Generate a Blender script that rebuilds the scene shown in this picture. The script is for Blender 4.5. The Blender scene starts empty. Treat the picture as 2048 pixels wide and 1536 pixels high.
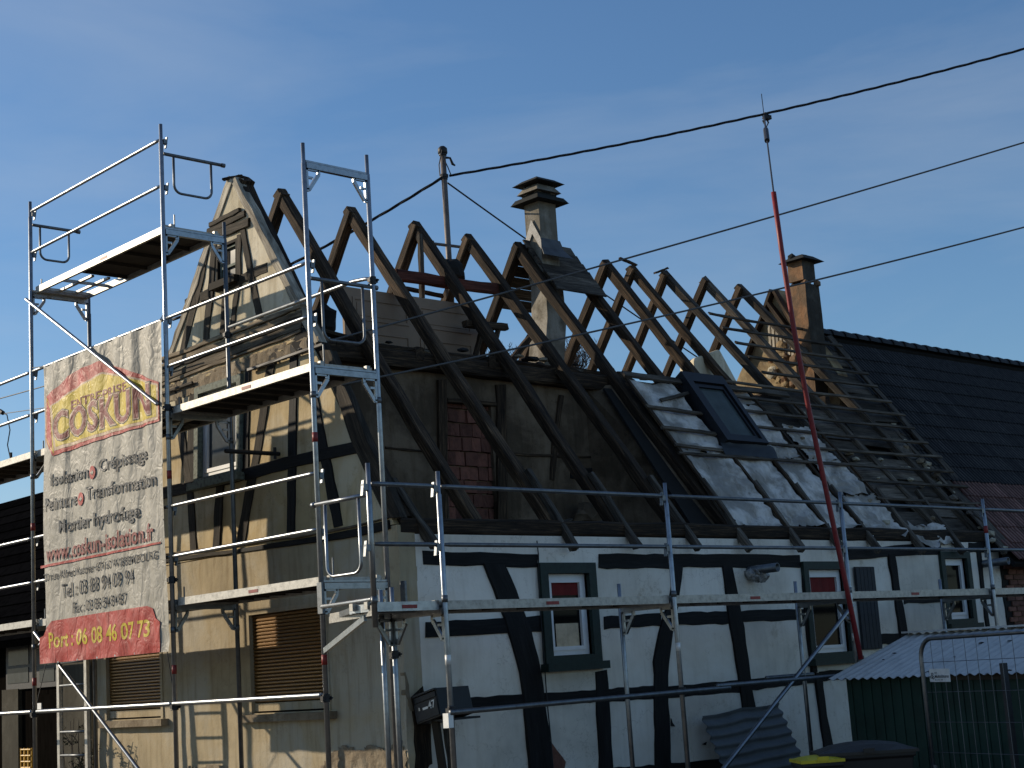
import bpy, bmesh, math, random
from mathutils import Vector, Matrix, noise
random.seed(7)
S = bpy.context.scene
COL = S.collection
PI = math.pi
# ------------------------------------------------------------------ camera
CAMP = Vector((0, 0, 1.499))
FPX = 3131.46                     # focal length in pixels of a 2048 px wide frame
CR = Matrix(((0.7330112, -0.67715543, -0.06446003),
             (-0.07640929, -0.17613342, 0.98139627),
             (-0.67591138, -0.71444911, -0.18084874)))   # world -> camera axes
cd = bpy.data.cameras.new('camera'); cam = bpy.data.objects.new('camera', cd); COL.objects.link(cam)
cam.matrix_world = Matrix.Translation(CAMP) @ CR.transposed().to_4x4()
cd.sensor_width = 36.0; cd.lens = FPX / 2048 * 36.0; cd.clip_end = 900.0; cd.clip_start = 0.1
S.camera = cam
# ------------------------------------------------------------------ sky, sun, exposure
SUND = Vector((-1.0, 1.79, 0.80)).normalized()          # towards the sun
EL = math.asin(SUND.z); AZ = math.atan2(SUND.x, SUND.y)
W = bpy.data.worlds.new('World'); S.world = W; W.use_nodes = True
nt = W.node_tree; nt.nodes.clear()
out = nt.nodes.new('ShaderNodeOutputWorld'); bg = nt.nodes.new('ShaderNodeBackground')
sky = nt.nodes.new('ShaderNodeTexSky'); sky.sky_type = 'NISHITA'; sky.sun_disc = False
sky.sun_elevation = EL; sky.sun_rotation = AZ; sky.altitude = 150; sky.air_density = 1.2; sky.dust_density = 0.15; sky.ozone_density = 6.0
tc = nt.nodes.new('ShaderNodeTexCoord'); mp = nt.nodes.new('ShaderNodeMapping')
mp.inputs['Scale'].default_value = (1.6, 1.6, 7.0); mp.inputs['Rotation'].default_value = (0.25, 0.12, 0.4)
nz = nt.nodes.new('ShaderNodeTexNoise'); nz.inputs['Scale'].default_value = 1.6; nz.inputs['Detail'].default_value = 7; nz.inputs['Roughness'].default_value = 0.55; nz.inputs['Distortion'].default_value = 0.5
rp = nt.nodes.new('ShaderNodeValToRGB'); rp.color_ramp.elements[0].position = 0.40; rp.color_ramp.elements[0].color = (0, 0, 0, 1); rp.color_ramp.elements[1].position = 0.85; rp.color_ramp.elements[1].color = (0.30, 0.30, 0.30, 1)
mx = nt.nodes.new('ShaderNodeMix'); mx.data_type = 'RGBA'
nt.links.new(tc.outputs['Generated'], mp.inputs['Vector']); nt.links.new(mp.outputs['Vector'], nz.inputs['Vector']); nt.links.new(nz.outputs['Fac'], rp.inputs['Fac'])
nt.links.new(rp.outputs['Color'], mx.inputs[0]); nt.links.new(sky.outputs['Color'], mx.inputs[6]); mx.inputs[7].default_value = (4.6, 5.0, 5.4, 1)
nt.links.new(mx.outputs[2], bg.inputs['Color']); nt.links.new(bg.outputs['Background'], out.inputs['Surface'])
bg.inputs["Strength"].default_value = 0.121
sd = bpy.data.lights.new('sun', 'SUN'); sd.energy = 4.7; sd.angle = math.radians(0.5); sd.color = (1.0, 0.86, 0.66)
sun = bpy.data.objects.new('sun', sd); COL.objects.link(sun); sun.rotation_euler = (-SUND).to_track_quat('-Z', 'Y').to_euler(); sun.location = (-10, 20, 30)
S.view_settings.view_transform = 'Standard'; S.view_settings.look = 'None'; S.view_settings.gamma = 1.0; S.view_settings.exposure = 0.0
S.render.resolution_x = 1024; S.render.resolution_y = 768

# ------------------------------------------------------------------ reading positions: a pixel of the photo on a real plane
def ray(p):
    return CR.transposed() @ Vector((p[0] - 1024.0, 768.0 - p[1], -FPX))
def onplane(p, n, d):
    r = ray(p); n = Vector(n); return CAMP + r * ((d - n.dot(CAMP)) / n.dot(r))
def PX(p, v): return onplane(p, (1, 0, 0), v)
def PY(p, v): return onplane(p, (0, 1, 0), v)
def PZ(p, v): return onplane(p, (0, 0, 1), v)
GX, FY = 9.82, 12.18              # gable wall plane, front wall plane
RY0, RZ0, RM = 12.25, 3.10, 1.50  # roof plane: foot on the wall plate, slope
RC, RS = 0.5547, 0.83205
LEAN = 0.04
def gab(p): return onplane(p, (1, 0, -LEAN), GX - LEAN * 3.05)     # upper gable, leaning back a little
def gab0(p): return PX(p, GX)
def fro(p): return PY(p, FY)
def roofp(p): return onplane(p, (0, -RM, 1), RZ0 - RM * RY0)
def roofxs(p):
    q = roofp(p); return q.x, (q.y - RY0) / RC
NR = Vector((0, -RS, RC))
def rpt(x, s, off=0.0): return Vector((x, RY0 + s * RC, RZ0 + s * RS)) + NR * off
NG = Vector((-1, 0, LEAN)).normalized(); NF = Vector((0, -1, 0)); NG0 = Vector((-1, 0, 0))

# ------------------------------------------------------------------ materials
def newmat(name):
    m = bpy.data.materials.new(name); m.use_nodes = True
    nt = m.node_tree; b = nt.nodes['Principled BSDF']; return m, nt, b
def ramp(nt, pts):
    r = nt.nodes.new('ShaderNodeValToRGB'); e = r.color_ramp.elements
    while len(e) < len(pts): e.new(0.5)
    for k, (p, c) in enumerate(pts):
        e[k].position = p; e[k].color = (c[0], c[1], c[2], 1)
    return r
def noisen(nt, vec, scale, detail=6, rough=0.6, dist=0.0):
    n = nt.nodes.new('ShaderNodeTexNoise'); n.inputs['Scale'].default_value = scale; n.inputs['Detail'].default_value = detail
    n.inputs['Roughness'].default_value = rough; n.inputs['Distortion'].default_value = dist
    if vec: nt.links.new(vec, n.inputs['Vector'])
    return n
def mapn(nt, vec, scale):
    m = nt.nodes.new('ShaderNodeMapping'); m.inputs['Scale'].default_value = scale; nt.links.new(vec, m.inputs['Vector']); return m.outputs['Vector']
def mixc(nt, fac, a, b, mode='MIX'):
    m = nt.nodes.new('ShaderNodeMix'); m.data_type = 'RGBA'; m.blend_type = mode
    for sock, v in ((0, fac), (6, a), (7, b)):
        if hasattr(v, 'node'): nt.links.new(v, m.inputs[sock])
        elif sock == 0: m.inputs[0].default_value = v
        else: m.inputs[sock].default_value = (v[0], v[1], v[2], 1)
    return m.outputs[2]
def bumpn(nt, b, h, strength, dist=0.01):
    bp = nt.nodes.new('ShaderNodeBump'); bp.inputs['Strength'].default_value = strength; bp.inputs['Distance'].default_value = dist
    nt.links.new(h, bp.inputs['Height']); nt.links.new(bp.outputs['Normal'], b.inputs['Normal'])
def randmul(nt, col, lo, hi):
    oi = nt.nodes.new('ShaderNodeObjectInfo'); mr = nt.nodes.new('ShaderNodeMapRange'); mr.inputs['To Min'].default_value = lo; mr.inputs['To Max'].default_value = hi
    nt.links.new(oi.outputs['Random'], mr.inputs['Value'])
    v = nt.nodes.new('ShaderNodeCombineColor')
    for k in range(3): nt.links.new(mr.outputs['Result'], v.inputs[k])
    return mixc(nt, 1.0, col, v.outputs['Color'], 'MULTIPLY')
def plain(name, c, rough=0.6, metal=0.0, var=0.25, scale=8.0, bump=0.15, bscale=60.0, rnd=0.0, c2=None, stretch=None, spec=0.4):
    m, nt, b = newmat(name); t = nt.nodes.new('ShaderNodeTexCoord').outputs['Object']
    v = mapn(nt, t, stretch) if stretch else t
    n = noisen(nt, v, scale, 6, 0.65)
    c2 = c2 or tuple(x * (1 - var) for x in c); c1 = tuple(min(1, x * (1 + var * 0.5)) for x in c)
    r = ramp(nt, ((0.3, c2), (0.52, c), (0.75, c1))); nt.links.new(n.outputs['Fac'], r.inputs['Fac'])
    o = r.outputs['Color']
    if rnd: o = randmul(nt, o, 1 - rnd, 1 + rnd)
    nt.links.new(o, b.inputs['Base Color']); b.inputs['Roughness'].default_value = rough; b.inputs['Metallic'].default_value = metal; b.inputs['Specular IOR Level'].default_value = spec
    if bump: bumpn(nt, b, noisen(nt, v, bscale, 4).outputs['Fac'], bump)
    return m
def wood(name, dark, mid, light, rough=0.85, lo=0.6, hi=1.35, bump=0.5):
    m, nt, b = newmat(name); uv = nt.nodes.new('ShaderNodeTexCoord').outputs['UV']
    oi = nt.nodes.new('ShaderNodeObjectInfo'); ad = nt.nodes.new('ShaderNodeVectorMath'); ad.operation = 'MULTIPLY_ADD'
    ad.inputs[1].default_value = (1, 1, 1); nt.links.new(uv, ad.inputs[0])
    sc = nt.nodes.new('ShaderNodeVectorMath'); sc.operation = 'SCALE'; sc.inputs[0].default_value = (7.3, 3.1, 0); nt.links.new(oi.outputs['Random'], sc.inputs['Scale']); nt.links.new(sc.outputs[0], ad.inputs[2])
    v = ad.outputs[0]
    g = noisen(nt, mapn(nt, v, (1.2, 26, 1)), 2.2, 7, 0.7, 0.4); big = noisen(nt, mapn(nt, v, (1.0, 5, 1)), 1.7, 4, 0.6)
    r = ramp(nt, ((0.28, dark), (0.5, mid), (0.74, light))); nt.links.new(g.outputs['Fac'], r.inputs['Fac'])
    rb = ramp(nt, ((0.3, (0.32, 0.29, 0.27)), (0.65, (1.3, 1.26, 1.2)))); nt.links.new(big.outputs['Fac'], rb.inputs['Fac'])
    o = mixc(nt, 1.0, r.outputs['Color'], rb.outputs['Color'], 'MULTIPLY'); o = randmul(nt, o, lo, hi)
    nt.links.new(o, b.inputs['Base Color']); b.inputs['Roughness'].default_value = rough; b.inputs['Specular IOR Level'].default_value = 0.25
    bumpn(nt, b, g.outputs['Fac'], bump, 0.012); return m
def plaster(name, base, stain, dirt, rough=0.9, crack=0.5, bump=0.35, sc=1.0, streaks=0.55):
    m, nt, b = newmat(name); t = nt.nodes.new('ShaderNodeTexCoord').outputs['Object']
    a = noisen(nt, t, 0.9 * sc, 6, 0.6, 0.3); fine = noisen(nt, t, 34, 6, 0.7); streak = noisen(nt, mapn(nt, t, (7, 7, 0.7)), 1.5, 5, 0.6)
    r1 = ramp(nt, ((0.34, tuple(x * .8 for x in stain)), (0.47, stain), (0.60, base), (0.8, tuple(min(1, x * 1.1) for x in base)))); nt.links.new(a.outputs['Fac'], r1.inputs['Fac'])
    r2 = ramp(nt, ((0.30, (0.55, 0.50, 0.42)), (0.5, (1, 1, 1)))); nt.links.new(streak.outputs['Fac'], r2.inputs['Fac'])
    o = mixc(nt, streaks, r1.outputs['Color'], mixc(nt, 1.0, r1.outputs['Color'], r2.outputs['Color'], 'MULTIPLY'))
    spots = noisen(nt, t, 3.1 * sc, 9, 0.75); r3 = ramp(nt, ((0.33, (1, 1, 1)), (0.40, (0, 0, 0)))); nt.links.new(spots.outputs['Fac'], r3.inputs['Fac'])
    f3 = nt.nodes.new('ShaderNodeMath'); f3.operation = 'MULTIPLY'; f3.inputs[1].default_value = 0.55; nt.links.new(r3.outputs['Color'], f3.inputs[0])
    o = mixc(nt, f3.outputs[0], o, dirt)
    vor = nt.nodes.new('ShaderNodeTexVoronoi'); vor.feature = 'DISTANCE_TO_EDGE'; vor.inputs['Scale'].default_value = 0.8
    wob = noisen(nt, t, 3.5, 5); va = nt.nodes.new('ShaderNodeVectorMath'); va.operation = 'ADD'; nt.links.new(t, va.inputs[0]); nt.links.new(wob.outputs['Color'], va.inputs[1]); nt.links.new(va.outputs[0], vor.inputs['Vector'])
    r4 = ramp(nt, ((0.0, (0.45, 0.42, 0.38)), (0.006, (1, 1, 1)))); nt.links.new(vor.outputs['Distance'], r4.inputs['Fac'])
    o = mixc(nt, crack, o, mixc(nt, 1.0, o, r4.outputs['Color'], 'MULTIPLY'))
    nt.links.new(o, b.inputs['Base Color']); b.inputs['Roughness'].default_value = rough; b.inputs['Specular IOR Level'].default_value = 0.2
    med = noisen(nt, t, 7.0, 5, 0.6, 0.2); sm = nt.nodes.new('ShaderNodeMath'); sm.operation = 'MULTIPLY_ADD'; sm.inputs[1].default_value = 0.35; nt.links.new(fine.outputs['Fac'], sm.inputs[0]); nt.links.new(med.outputs['Fac'], sm.inputs[2])
    bumpn(nt, b, sm.outputs[0], min(1.0, bump * 1.4), 0.016); return m
def glassmat(name, c, rough=0.08):
    m, nt, b = newmat(name); t = nt.nodes.new('ShaderNodeTexCoord').outputs['Object']; n = noisen(nt, t, 5, 4)
    r = ramp(nt, ((0.3, tuple(x * 0.7 for x in c)), (0.7, c))); nt.links.new(n.outputs['Fac'], r.inputs['Fac']); nt.links.new(r.outputs['Color'], b.inputs['Base Color'])
    b.inputs['Roughness'].default_value = rough; b.inputs['Specular IOR Level'].default_value = 0.06; return m
M = {}
M['steel'] = plain('galvanised_steel', (0.30, 0.315, 0.33), 0.36, 0.95, 0.3, 14, 0.08, 90, 0.12)
M['steel_dark'] = plain('dull_galvanised_steel', (0.15, 0.16, 0.17), 0.45, 0.8, 0.35, 14, 0.08, 90, 0.15)
M['alu'] = plain('bright_deck_metal', (0.40, 0.385, 0.35), 0.45, 0.4, 0.4, 20, 0.1, 80, 0.06)
M['ply'] = plain('dark_plywood', (0.045, 0.036, 0.028), 0.8, 0, 0.4, 5, 0.2, 40, 0.2)
M['redband'] = plain('red_band', (0.24, 0.025, 0.022), 0.5, 0, 0.3, 20, 0)
M['whitepl'] = plain('white_plate', (0.72, 0.72, 0.70), 0.5, 0.2, 0.15, 20, 0)
M['iron'] = plain('black_iron', (0.03, 0.03, 0.032), 0.55, 0.4, 0.4, 20, 0.1)
M['rafter'] = wood('old_rafter_wood', (0.008, 0.005, 0.003), (0.036, 0.024, 0.0145), (0.17, 0.112, 0.066))
M['greywood'] = wood('weathered_grey_wood', (0.02, 0.017, 0.014), (0.075, 0.065, 0.054), (0.21, 0.185, 0.155))
M['batten'] = wood('batten_wood', (0.025, 0.02, 0.016), (0.09, 0.075, 0.058), (0.20, 0.17, 0.135))
M['blacktimber'] = wood('black_painted_timber', (0.003, 0.003, 0.003), (0.007, 0.007, 0.008), (0.018, 0.018, 0.018), 0.75, 0.7, 1.3)
M['browntimber'] = wood('brown_gable_timber', (0.010, 0.008, 0.006), (0.034, 0.028, 0.021), (0.115, 0.097, 0.075))
M['verge'] = wood('lichen_verge_board', (0.13, 0.115, 0.09), (0.38, 0.35, 0.29), (0.62, 0.59, 0.51), 0.9, 0.85, 1.15)
M['redwood'] = wood('red_stained_wood', (0.05, 0.015, 0.01), (0.13, 0.04, 0.028), (0.22, 0.08, 0.055))
M['white'] = plaster('white_front_plaster', (0.82, 0.78, 0.70), (0.72, 0.67, 0.58), (0.45, 0.38, 0.28), streaks=0.2, sc=0.8)
M['cream'] = plaster('cream_gable_plaster', (0.57, 0.50, 0.36), (0.50, 0.39, 0.22), (0.30, 0.21, 0.11))
M['upcream'] = plaster('pale_upper_plaster', (0.68, 0.61, 0.47), (0.57, 0.50, 0.36), (0.34, 0.27, 0.18))
M['stucco'] = plaster('ground_floor_stucco', (0.43, 0.385, 0.30), (0.42, 0.345, 0.225), (0.28, 0.21, 0.13), crack=0.35)
M['attic'] = plaster('brown_attic_plaster', (0.20, 0.148, 0.10), (0.10, 0.072, 0.047), (0.035, 0.026, 0.017), bump=0.8, sc=1.5)
M['mortar'] = plaster('crumbled_mortar', (0.30, 0.25, 0.18), (0.22, 0.175, 0.12), (0.12, 0.09, 0.06), bump=1.0, sc=3)
M['party'] = plaster('ochre_party_wall', (0.36, 0.275, 0.155), (0.25, 0.18, 0.10), (0.34, 0.32, 0.26), bump=0.9, sc=2.5)
M['chim'] = plaster('grey_chimney_render', (0.33, 0.305, 0.26), (0.19, 0.17, 0.135), (0.10, 0.085, 0.065), bump=0.6, sc=2.5)
M['chim2'] = plaster('orange_chimney_render', (0.27, 0.15, 0.08), (0.16, 0.105, 0.065), (0.10, 0.09, 0.075), bump=0.8, sc=3.0)
M['sootface'] = plaster('sooty_grey_render', (0.085, 0.078, 0.066), (0.05, 0.045, 0.038), (0.12, 0.07, 0.04), bump=0.8, sc=3.0)  # darker grey, used on the broken chimney's front face only
M['capstone'] = plain('mossy_cap_stone', (0.016, 0.017, 0.014), 0.95, 0, 0.5, 9, 0.6, 50)
M['brick'] = plain('old_red_brick', (0.17, 0.068, 0.046), 0.9, 0, 0.45, 12, 0.5, 60, 0.35)
M['brickdark'] = plain('weathered_red_brick', (0.19, 0.085, 0.06), 0.9, 0, 0.45, 12, 0.5, 60, 0.35)
M['tiledark'] = plain('anthracite_roof_tile', (0.010, 0.0095, 0.0095), 0.6, 0, 0.5, 7, 0.1, 60, 0.35, spec=0.25)
M['tileedge'] = plain('lichened_tile_ridge', (0.036, 0.035, 0.034), 0.7, 0, 0.7, 9, 0.1, 60, 0.4, spec=0.3)  # paler rib sides: skylight on the raised seams put into the colour
M['tanwood'] = wood('tan_weathered_cornice', (0.05, 0.04, 0.028), (0.17, 0.138, 0.098), (0.34, 0.29, 0.215))
M['cablegrey'] = plain('weathered_grey_cable', (0.085, 0.085, 0.085), 0.5, 0, 0.3, 20, 0)  # one even grey, paler than the black cable
M['tilered'] = plain('dark_red_roof_tile', (0.095, 0.038, 0.028), 0.6, 0, 0.5, 7, 0.1, 60, 0.35, spec=0.3)
M['tilerededge'] = plain('lichened_red_tile_ridge', (0.17, 0.095, 0.08), 0.7, 0, 0.6, 9, 0.1, 60, 0.4, spec=0.3)  # the same painted skylight for the ribs of the red tiles
M['green'] = plain('dark_green_paint', (0.008, 0.022, 0.017), 0.6, 0, 0.45, 18, 0.3, 70, 0.1)
M['greengrey'] = plain('flaking_green_grey_paint', (0.16, 0.185, 0.15), 0.8, 0, 0.5, 22, 0.5, 60, 0.1, c2=(0.05, 0.045, 0.035))
M['pvc'] = plain('white_pvc', (0.74, 0.75, 0.76), 0.35, 0, 0.08, 6, 0)
M['glass'] = glassmat('dark_window_glass', (0.005, 0.006, 0.007))
M['glasssky'] = glassmat('pale_window_glass', (0.075, 0.085, 0.09), 0.15)  # pale base colour stands for the sky's reflection in the panes
M['glassup'] = glassmat('roof_window_glass', (0.075, 0.095, 0.095), 0.12)
M['curtainred'] = plain('red_curtain', (0.15, 0.008, 0.007), 0.8, 0, 0.3, 8, 0.1)
M['curtain'] = plain('cream_curtain', (0.62, 0.50, 0.34), 0.9, 0, 0.3, 8, 0.1)
M['shutter'] = plain('bronze_roller_shutter', (0.19, 0.098, 0.024), 0.36, 0.35, 0.25, 12, 0.05, 40, 0.1, stretch=(1, 1, 5))
M['bluegrey'] = plain('blue_grey_shutter_paint', (0.020, 0.024, 0.030), 0.7, 0, 0.3, 10, 0.2)
M['sheet'] = plaster('torn_white_underlay', (0.62, 0.59, 0.55), (0.32, 0.30, 0.27), (0.08, 0.07, 0.058), rough=0.7, crack=0.0, bump=1.0, sc=2.6)
M['skyl'] = plain('roof_window_flashing', (0.008, 0.009, 0.012), 0.5, 0.1, 0.4, 10, 0.1)
M['boards'] = wood('dusty_roof_boards', (0.035, 0.03, 0.026), (0.10, 0.09, 0.078), (0.20, 0.18, 0.155), 0.95, 0.35, 1.5)
M['lead'] = plain('lead_flashing', (0.085, 0.088, 0.092), 0.5, 0.4, 0.4, 8, 0.2)
def cloth(name, c, var=0.22, rough=0.5):
    """printed tarpaulin: sharp creases and folds as relief, faded print"""
    m, nt, b = newmat(name); t = nt.nodes.new('ShaderNodeTexCoord').outputs['Object']
    n = noisen(nt, mapn(nt, t, (1, 1, .6)), 5, 6, 0.65); r = ramp(nt, ((0.3, tuple(x * (1 - var) for x in c)), (0.52, c), (0.75, tuple(min(1, x * 1.12) for x in c)))); nt.links.new(n.outputs['Fac'], r.inputs['Fac']); nt.links.new(r.outputs['Color'], b.inputs['Base Color'])
    hs = []
    for sc, st, p in ((3.2, (1, 1, .45), 3.0), (7.5, (1, 1, .8), 4.0), (15, (1, 1, 1.0), 5.0)):
        k = noisen(nt, mapn(nt, t, st), sc, 2, 0.5, 0.9); q = nt.nodes.new('ShaderNodeMath'); q.operation = 'SUBTRACT'; q.inputs[1].default_value = .5; nt.links.new(k.outputs['Fac'], q.inputs[0])
        w = nt.nodes.new('ShaderNodeMath'); w.operation = 'ABSOLUTE'; nt.links.new(q.outputs[0], w.inputs[0]); z = nt.nodes.new('ShaderNodeMath'); z.operation = 'MULTIPLY'; z.inputs[1].default_value = 10.0 / sc; nt.links.new(w.outputs[0], z.inputs[0]); hs.append(z.outputs[0])
    ad = nt.nodes.new('ShaderNodeMath'); ad.operation = 'ADD'; nt.links.new(hs[0], ad.inputs[0]); nt.links.new(hs[1], ad.inputs[1]); ad2 = nt.nodes.new('ShaderNodeMath'); ad2.operation = 'ADD'; nt.links.new(ad.outputs[0], ad2.inputs[0]); nt.links.new(hs[2], ad2.inputs[1])
    bumpn(nt, b, ad.outputs[0], 0.8, 0.014); b.inputs['Roughness'].default_value = rough; b.inputs['Specular IOR Level'].default_value = 0.18; return m
M['banner'] = cloth('cream_banner_cloth', (0.36, 0.335, 0.28)); M['bred'] = cloth('faded_red_print', (0.40, 0.055, 0.045), .3); M['bdark'] = cloth('dark_red_print', (0.22, 0.045, 0.04), .3); M['byel'] = cloth('yellow_print', (0.55, 0.41, 0.035)); M['bink'] = cloth('dark_print', (0.045, 0.048, 0.052), .4); M['bpink'] = cloth('pale_print_outline', (0.50, 0.36, 0.24))
M['cable'] = plain('black_cable', (0.012, 0.013, 0.016), 0.6, 0, 0.3, 20, 0)
M['redpole'] = plain('red_plastic_sleeve', (0.21, 0.014, 0.016), 0.5, 0, 0.3, 20, 0.05)
M['mast'] = plain('rusty_mast_steel', (0.16, 0.135, 0.12), 0.6, 0.4, 0.4, 10, 0.1)
M['shedgreen'] = plain('dark_green_sheet_metal', (0.006, 0.034, 0.024), 0.55, 0.1, 0.35, 3, 0.1, 30)
M['corr'] = plain('corrugated_galvanised_sheet', (0.52, 0.50, 0.465), 0.5, 0.1, 0.25, 4, 0.1, 50, stretch=(1, 4, 1))
M['corr2'] = plain('old_grey_fibre_sheet', (0.13, 0.145, 0.155), 0.7, 0.1, 0.3, 3, 0.25, 40)
M['binblack'] = plain('black_bin_plastic', (0.012, 0.012, 0.013), 0.45, 0, 0.3, 6, 0.05)
M['binlid'] = plain('brown_grey_bin_lid', (0.03, 0.026, 0.022), 0.5, 0, 0.3, 6, 0.1)
M['yellow'] = plain('yellow_plastic', (0.55, 0.44, 0.02), 0.5, 0, 0.25, 8, 0.05)
M['orangenet'] = plain('orange_yellow_plastic', (0.55, 0.30, 0.015), 0.5, 0, 0.25, 8, 0.05)
M['ground'] = plain('trodden_gravel_and_asphalt', (0.10, 0.088, 0.07), 0.95, 0, 0.4, 1.2, 0.6, 30)
M['blackroof'] = plain('black_weathered_roof', (0.0035, 0.0035, 0.004), 0.95, 0, 0.5, 7, 0.2, 40, 0.3, spec=0.0)
M['darkwall'] = plain('dark_timber_cladding', (0.007, 0.006, 0.005), 0.85, 0, 0.5, 3, 0.3, 30, stretch=(6, 6, 1), spec=0.0)
M['olive'] = plaster('pale_barn_wall', (0.085, 0.078, 0.06), (0.05, 0.045, 0.032), (0.03, 0.026, 0.018))
M['door'] = plain('brown_door_paint', (0.27, 0.185, 0.125), 0.7, 0, 0.15, 3, 0.1, 30)
M['bark'] = plain('bare_tree_bark', (0.075, 0.06, 0.05), 0.95, 0, 0.4, 8, 0.3)
M['leaf'] = plain('dull_green_leaf', (0.055, 0.065, 0.03), 0.8, 0, 0.5, 8, 0.1, 40, 0.3)
M['foil'] = plain('crumpled_foil', (0.32, 0.32, 0.31), 0.4, 0.5, 0.6, 30, 0.9, 60)
M['foam'] = plain('pale_mortar_lump', (0.40, 0.36, 0.27), 0.95, 0, 0.4, 12, 0.8, 40)
M['darkvoid'] = plain('dark_inner_lining', (0.012, 0.011, 0.010), 0.95, 0, 0.3, 4, 0.1)  # for loose dark pieces and for voids whose darkness is painted

# ------------------------------------------------------------------ object helpers
def tag(o, label=None, cat=None, group=None, kind=None):
    if label: o['label'] = label
    if cat: o['category'] = cat
    if group: o['group'] = group
    if kind: o['kind'] = kind
    return o
def thing(name, loc, label, cat, group=None):
    o = bpy.data.objects.new(name, None); o.empty_display_size = 0.2; COL.objects.link(o); o.location = loc
    return tag(o, label, cat, group)
def link(name, me, parent=None, mtx=None):
    o = bpy.data.objects.new(name, me); COL.objects.link(o)
    if mtx is not None: o.matrix_basis = mtx
    if parent is not None:
        o.parent = parent
        o.matrix_parent_inverse = parent.matrix_basis.inverted()      # every part keeps its own world place
    return o
class MB:
    def __init__(s): s.v = []; s.f = []; s.uv = []; s.hasuv = False
    def quadgrid(s, rows, closed=False, flip=False):
        b = len(s.v); n = len(rows[0])
        for r in rows: s.v.extend([tuple(p) for p in r])
        for i in range(len(rows) - 1):
            for j in range(n if closed else n - 1):
                k = (j + 1) % n
                q = (b + i * n + j, b + i * n + k, b + (i + 1) * n + k, b + (i + 1) * n + j)
                s.f.append(q[::-1] if flip else q)
        return b
    def poly(s, pts):
        b = len(s.v); s.v.extend([tuple(p) for p in pts]); s.f.append(tuple(range(b, b + len(pts))))
    def box(s, lo, hi, mtx=None):
        c = [Vector((x, y, z)) for z in (lo[2], hi[2]) for y in (lo[1], hi[1]) for x in (lo[0], hi[0])]
        if mtx: c = [mtx @ p for p in c]
        b = len(s.v); s.v.extend([tuple(p) for p in c])
        for q in ((0, 2, 3, 1), (4, 5, 7, 6), (0, 1, 5, 4), (2, 6, 7, 3), (0, 4, 6, 2), (1, 3, 7, 5)): s.f.append(tuple(b + k for k in q))
    def prism(s, front, back):
        b = len(s.v); n = len(front); s.v.extend([tuple(p) for p in front]); s.v.extend([tuple(p) for p in back])
        s.f.append(tuple(range(b, b + n))); s.f.append(tuple(range(b + 2 * n - 1, b + n - 1, -1)))
        for j in range(n):
            k = (j + 1) % n; s.f.append((b + k, b + j, b + n + j, b + n + k))
    def tube(s, pts, r, n=10, cap=True):
        pts = [Vector(p) for p in pts]; rs = r if isinstance(r, (list, tuple)) else [r] * len(pts)
        d0 = (pts[1] - pts[0]).normalized(); ref = Vector((0, 0, 1)) if abs(d0.z) < 0.9 else Vector((1, 0, 0))
        nrm = d0.cross(ref).normalized(); rows = []
        for i, p in enumerate(pts):
            d = (pts[min(i + 1, len(pts) - 1)] - pts[max(i - 1, 0)]).normalized()
            nrm = (nrm - d * nrm.dot(d)).normalized(); bn = d.cross(nrm)
            rows.append([p + (nrm * math.cos(2 * PI * k / n) + bn * math.sin(2 * PI * k / n)) * rs[i] for k in range(n)])
        b = s.quadgrid(rows, closed=True)
        if cap:
            s.f.append(tuple(range(b + n - 1, b - 1, -1))); e = b + (len(rows) - 1) * n; s.f.append(tuple(range(e, e + n)))
    def bar(s, a, b, w, h, up=(0, 0, 1)):
        a = Vector(a); b = Vector(b); d = (b - a); L = d.length; d.normalize(); u = Vector(up)
        sd = d.cross(u)
        if sd.length < 1e-4: sd = d.cross(Vector((1, 0, 0)))
        sd.normalize(); u = sd.cross(d)
        m = Matrix((d, sd, u)).transposed().to_4x4(); m.translation = a
        s.box((0, -w / 2, -h / 2), (L, w / 2, h / 2), m)
    def mesh(s, name, mat, smooth=False):
        me = bpy.data.meshes.new(name); me.from_pydata(s.v, [], s.f); me.materials.append(mat)
        if smooth: me.shade_smooth()
        if s.uv:
            ul = me.uv_layers.new(name='UVMap'); flat = [0.0] * (2 * len(me.loops))
            for li, l in enumerate(me.loops): flat[2 * li:2 * li + 2] = s.uv[l.vertex_index]
            ul.data.foreach_set('uv', flat)
        me.update(); return me
    def build(s, name, mat, parent=None, smooth=False, mtx=None):
        bm = bmesh.new(); me = s.mesh(name, mat, smooth); bm.from_mesh(me); bmesh.ops.recalc_face_normals(bm, faces=bm.faces); bm.to_mesh(me); bm.free()
        if smooth: me.shade_smooth()
        return link(name, me, parent, mtx)
def nz3(p, sc, seed=0.0): return noise.noise(Vector((p[0] * sc + seed, p[1] * sc - seed * 1.7, p[2] * sc + seed * 0.3)))

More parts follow.
